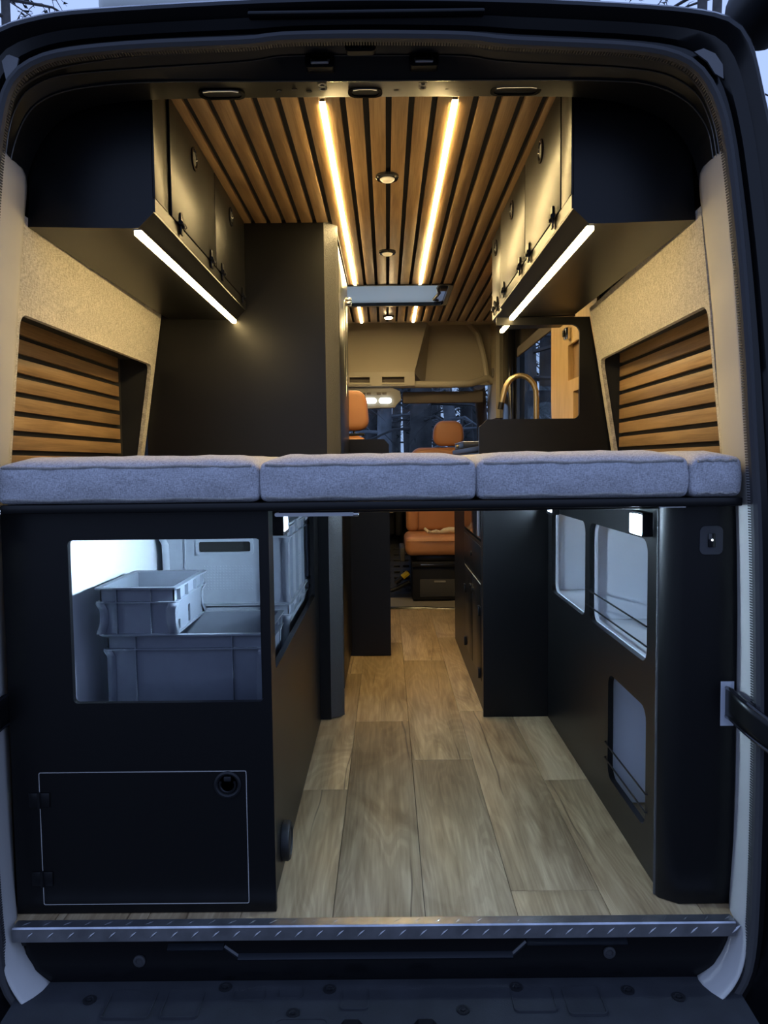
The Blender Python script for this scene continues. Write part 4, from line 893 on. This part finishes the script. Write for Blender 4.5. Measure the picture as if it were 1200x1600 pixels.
B('seat_box_handle', M['cab_grey'], bx_, 0.325, 0.405, 3.686, 3.6935, 0.146, 0.160, 0.003)
B('recline_cover', M['black_tex'], ps, 0.085, 0.121, 3.66, 3.98, 0.30, 0.40, 0.012)
st = tag(MB().tube([(0.265,3.80,0.520),(0.290,3.78,0.497),(0.315,3.80,0.492),(0.345,3.77,0.499),(0.375,3.79,0.492),(0.405,3.78,0.503),(0.44,3.80,0.507),(0.50,3.79,0.505),(0.58,3.80,0.503)], [0.010,0.012,0.010,0.017,0.012,0.020,0.022,0.022,0.020], 10).build('cargo_strap', M['cream_strap'], None), 'cream rolled strap lying on the orange cab seat', 'strap')
bb = thing('belt_buckle', (0.10, 3.90, 0.10), 'black belt buckle with a yellow tip lying beside the cab seat', 'buckle')
MB().tube([(0.055,3.84,0.125),(0.105,3.84,0.165)], 0.020, 8).build('buckle_body', M['plastic'], bb)
MB().tube([(0.106,3.84,0.166),(0.148,3.84,0.200)], 0.021, 8).build('buckle_tip', M['yellow'], bb)
MB().tube([(-0.10,3.85,0.06),(0.03,3.85,0.07),(0.10,3.85,0.10),(0.16,3.84,0.13)], 0.016, 8).build('belt_webbing', M['plastic'], bb)
cc = thing('centre_console', (0.0, 4.40, 0.3), 'black centre console with a pale lever in front of the dashboard', 'console')
B('console_body', M['plastic'], cc, -0.25, 0.06, 4.34, 4.419, 0.42, 0.95, 0.03)
B('lever', M['cab_grey'], cc, -0.02, 0.05, 4.28, 4.34, 0.60, 0.63, 0.008)
B('side_bolster', M['plastic'], cc, 0.062, 0.118, 4.30, 4.418, 0.42, 0.95, 0.02)

# ------------------------------------------------------------------ OBJECTS: bumper
bp = thing('rear_bumper', (-0.03, -0.15, -0.2), 'dark plastic rear bumper step below the painted lip', 'bumper')
MB().panel('x', -0.80, 0.735, [(-0.062,-0.128),(-0.150,-0.134),(-0.265,-0.142),(-0.300,-0.165),(-0.310,-0.34),(-0.062,-0.34)]).build('step_body', M['bumper'], bp)
def bz(y): return -0.128 - (y*-1-0.062)*0.068
for xa, xb, ya, yb in ((-0.60,-0.50,-0.17,-0.085),(-0.48,-0.40,-0.17,-0.085),(-0.34,-0.27,-0.12,-0.08),(-0.245,-0.19,-0.115,-0.08),(-0.11,-0.05,-0.15,-0.08),(0.25,0.34,-0.16,-0.085),(0.36,0.44,-0.17,-0.085)):
    MB().panel('z', bz(-0.12)-0.004, bz(-0.12)+0.0025, rrect(xa, xb, ya, yb, 0.010), [rrect(xa+0.003, xb-0.003, ya+0.003, yb-0.003, 0.008)]).build('raised_outline', M['bumper'], bp)
for xx, yy in ((-0.64,-0.115),(-0.36,-0.082),(-0.135,-0.09),(-0.205,-0.155),(0.145,-0.15),(0.265,-0.088),(0.50,-0.10),(0.60,-0.12)):
    MB().lathe([(0.014, 0), (0.014, 0.003), (0.009, 0.003), (0.008, 0.001), (0.005, 0.001), (0.005, 0.004), (0.0, 0.005)], (xx, yy, bz(yy)-0.001), 'z', 18).build('screw', M['plastic'], bp)
sc2 = MB().panel('z', -0.1400, -0.1335, rrect(-0.245, -0.125, -0.26, -0.165, 0.02), [rrect(-0.238, -0.132, -0.253, -0.172, 0.016)]).build('lamp_pocket', M['bumper'], bp)
MB().lathe([(0.008, 0), (0.008, 0.004), (0.0, 0.006)], (-0.178, -0.20, -0.1385), 'z', 16).build('pocket_stud', M['chrome'], bp)
for xx in (-0.083, 0.065):
    c_ = MB().panel('y', -0.215, -0.195, [(xx-0.034,-0.141),(xx+0.034,-0.141),(xx+0.014,-0.118),(xx-0.014,-0.118)]).build('striker_bracket', M['black_metal'], bp)
    MB().tube([(xx, -0.218, -0.139), (xx, -0.219, -0.122)], 0.003, 8).build('striker_pin', M['chrome'], c_)

# roof items glimpsed above the rear edge
tag(MB().box(-0.80, 0.62, 0.55, 2.2, 2.235, 2.36, 0.05, 3).build('roof_box', M['hatch_white'], None), 'pale rounded roof box just above the rear edge of the roof', 'roof box')
aw = thing('roof_rail', (0.87, 0.1, 1.945), 'dark rounded roof rail end at the upper right corner', 'roof rail')
MB().panel('y', -0.02, 0.20, rrect(0.80, 0.94, 1.945, 2.09, 0.06, 6)).build('rail_body', M['plastic'], aw)
MB().panel('y', -0.032, -0.021, rrect(0.797, 0.943, 1.942, 2.093, 0.06, 6)).build('end_cap', M['seal'], aw)

# ------------------------------------------------------------------ OUTSIDE: ground and trees
struct(MB().add([(-60,-60,-0.75),(60,-60,-0.75),(60,60,-0.75),(-60,60,-0.75)], [(0,1,2,3)]).build('floor_ground', M['soil'], None), 'bare forest ground around the van')
def tree(x, y, h, r, lean, seed, lab, mt, needles=600, low=1.0, nb=26, spread=1.6, group='trees around the van'):
    rnd = random.Random(seed)
    root = thing('tree', (x, y, -0.75), lab, 'tree', group)
    P = []; R_ = []
    n = 10
    for k in range(n+1):
        t = k/n; P.append((x + lean*h*t + 0.05*math.sin(t*7+seed), y + 0.05*math.sin(t*5+seed*2), -0.75 + h*t)); R_.append(r*(1-0.75*t)+0.01)
    MB().tube(P, R_, 9).build('trunk', mt, root)
    br = MB(); fo = MB()
    tips = []
    for b_ in range(nb):
        t = low/h + (1-low/h)*((b_+rnd.random())/nb); k = min(n-1, int(t*n)); base = Vector(P[k]).lerp(Vector(P[k+1]), t*n-k)
        a = rnd.uniform(0, 6.283); L_ = spread*rnd.uniform(0.6, 1.2)*(1.15-0.75*t)
        pth = [base + Vector((math.cos(a)*L_*s_, math.sin(a)*L_*s_, L_*(0.25*s_-0.55*s_*s_)*rnd.uniform(0.6, 1.4) + rnd.uniform(-.05, .05))) for s_ in (0, .35, .7, 1.0)]
        br.tube(pth, [0.028, 0.017, 0.010, 0.003], 5)
        for j in range(5):
            s_ = rnd.uniform(0.2, 1.0); i = min(2, int(s_*3)); p = pth[i].lerp(pth[i+1], s_*3-i)
            q = p + Vector((rnd.uniform(-.45, .45), rnd.uniform(-.45, .45), rnd.uniform(-.45, .12)))
            br.tube([p, (p+q)/2 + Vector((0, 0, 0.03)), q], [0.006, 0.005, 0.002], 4); tips.append((p, q))
    br.build('branches', mt, root, smooth=False)
    for _ in range(needles):
        p, q = rnd.choice(tips); c = p.lerp(q, rnd.uniform(0.1, 1.1)); d = Vector((rnd.uniform(-1, 1), rnd.uniform(-1, 1), rnd.uniform(-1, .6))).normalized()*rnd.uniform(0.06, 0.13)
        e = d.orthogonal().normalized()*rnd.uniform(0.012, 0.03)
        fo.add([c-e, c+d, c+e], [(0, 1, 2)])
    if needles:
        f = fo.build('foliage', M['needles'], root, smooth=False); f['kind'] = 'stuff'
    return root
TB = 'tree around the van seen only through the windows'
specs = [(0.02,9.0,11,0.11,0.0,'pale tree trunk seen through the middle of the windscreen','bark_pale',60,3.0),
         (-0.22,9.6,11,0.09,0.01,'dark tree trunk just left of the pale trunk in the windscreen','bark',80,1.5),
         (0.42,8.4,12,0.16,0.0,'thickest dark tree trunk in the windscreen','bark',100,1.2),
         (0.70,12.0,11,0.08,-0.06,'thin leaning tree trunk in the middle distance of the windscreen','bark',100,1.0),
         (1.12,9.2,11,0.09,-0.10,'leaning greyish tree trunk towards the right of the windscreen','bark_pale',100,1.4),
         (1.36,10.2,11,0.10,-0.04,'dark tree trunk at the right end of the windscreen','bark',150,0.8)]
for i, (x, y, h, r, ln, lab, mt, nd, lo) in enumerate(specs):
    tree(x, y, h, r, ln, 10+i, lab, M[mt], nd, lo*0.35, 60)
lab2 = 'bare-branched forest tree among those standing around the van'
for i, (x, y, h, nd, lo, sp) in enumerate(((1.75,7.2,9,2600,0.3,1.6),(2.3,9.0,11,2600,0.3,1.7),(1.55,11.5,11,2600,0.3,1.7),(2.9,11.5,12,2200,0.4,1.9),(2.2,13.5,12,2200,0.3,2.0),
        (0.5,14.5,12,300,0.3,2.0),(-0.5,17.5,12,300,0.3,2.0),(1.3,17.5,12,300,0.3,2.0),(0.3,21.0,13,300,0.3,2.2),
        (-5.2,9.0,13,700,2.5,2.4),(-6.6,11.0,14,700,2.5,2.6),(-4.4,12.5,14,700,2.5,2.6),(4.1,8.5,13,600,2.5,2.2),(5.2,11.0,14,700,2.5,2.6))):
    lb = 'bare tree branching above the roof in the upper left corner' if x < -4 else 'bare tree branching above the roof in the upper right corner' if x > 3.5 else 'dense dark evergreen filling the side window behind the faucet' if i < 3 else lab2
    tree(x, y, h, 0.09+0.03*(i % 3), 0.01*((i % 5)-2), 40+i, lb, M['bark'], nd, lo, 34, sp)
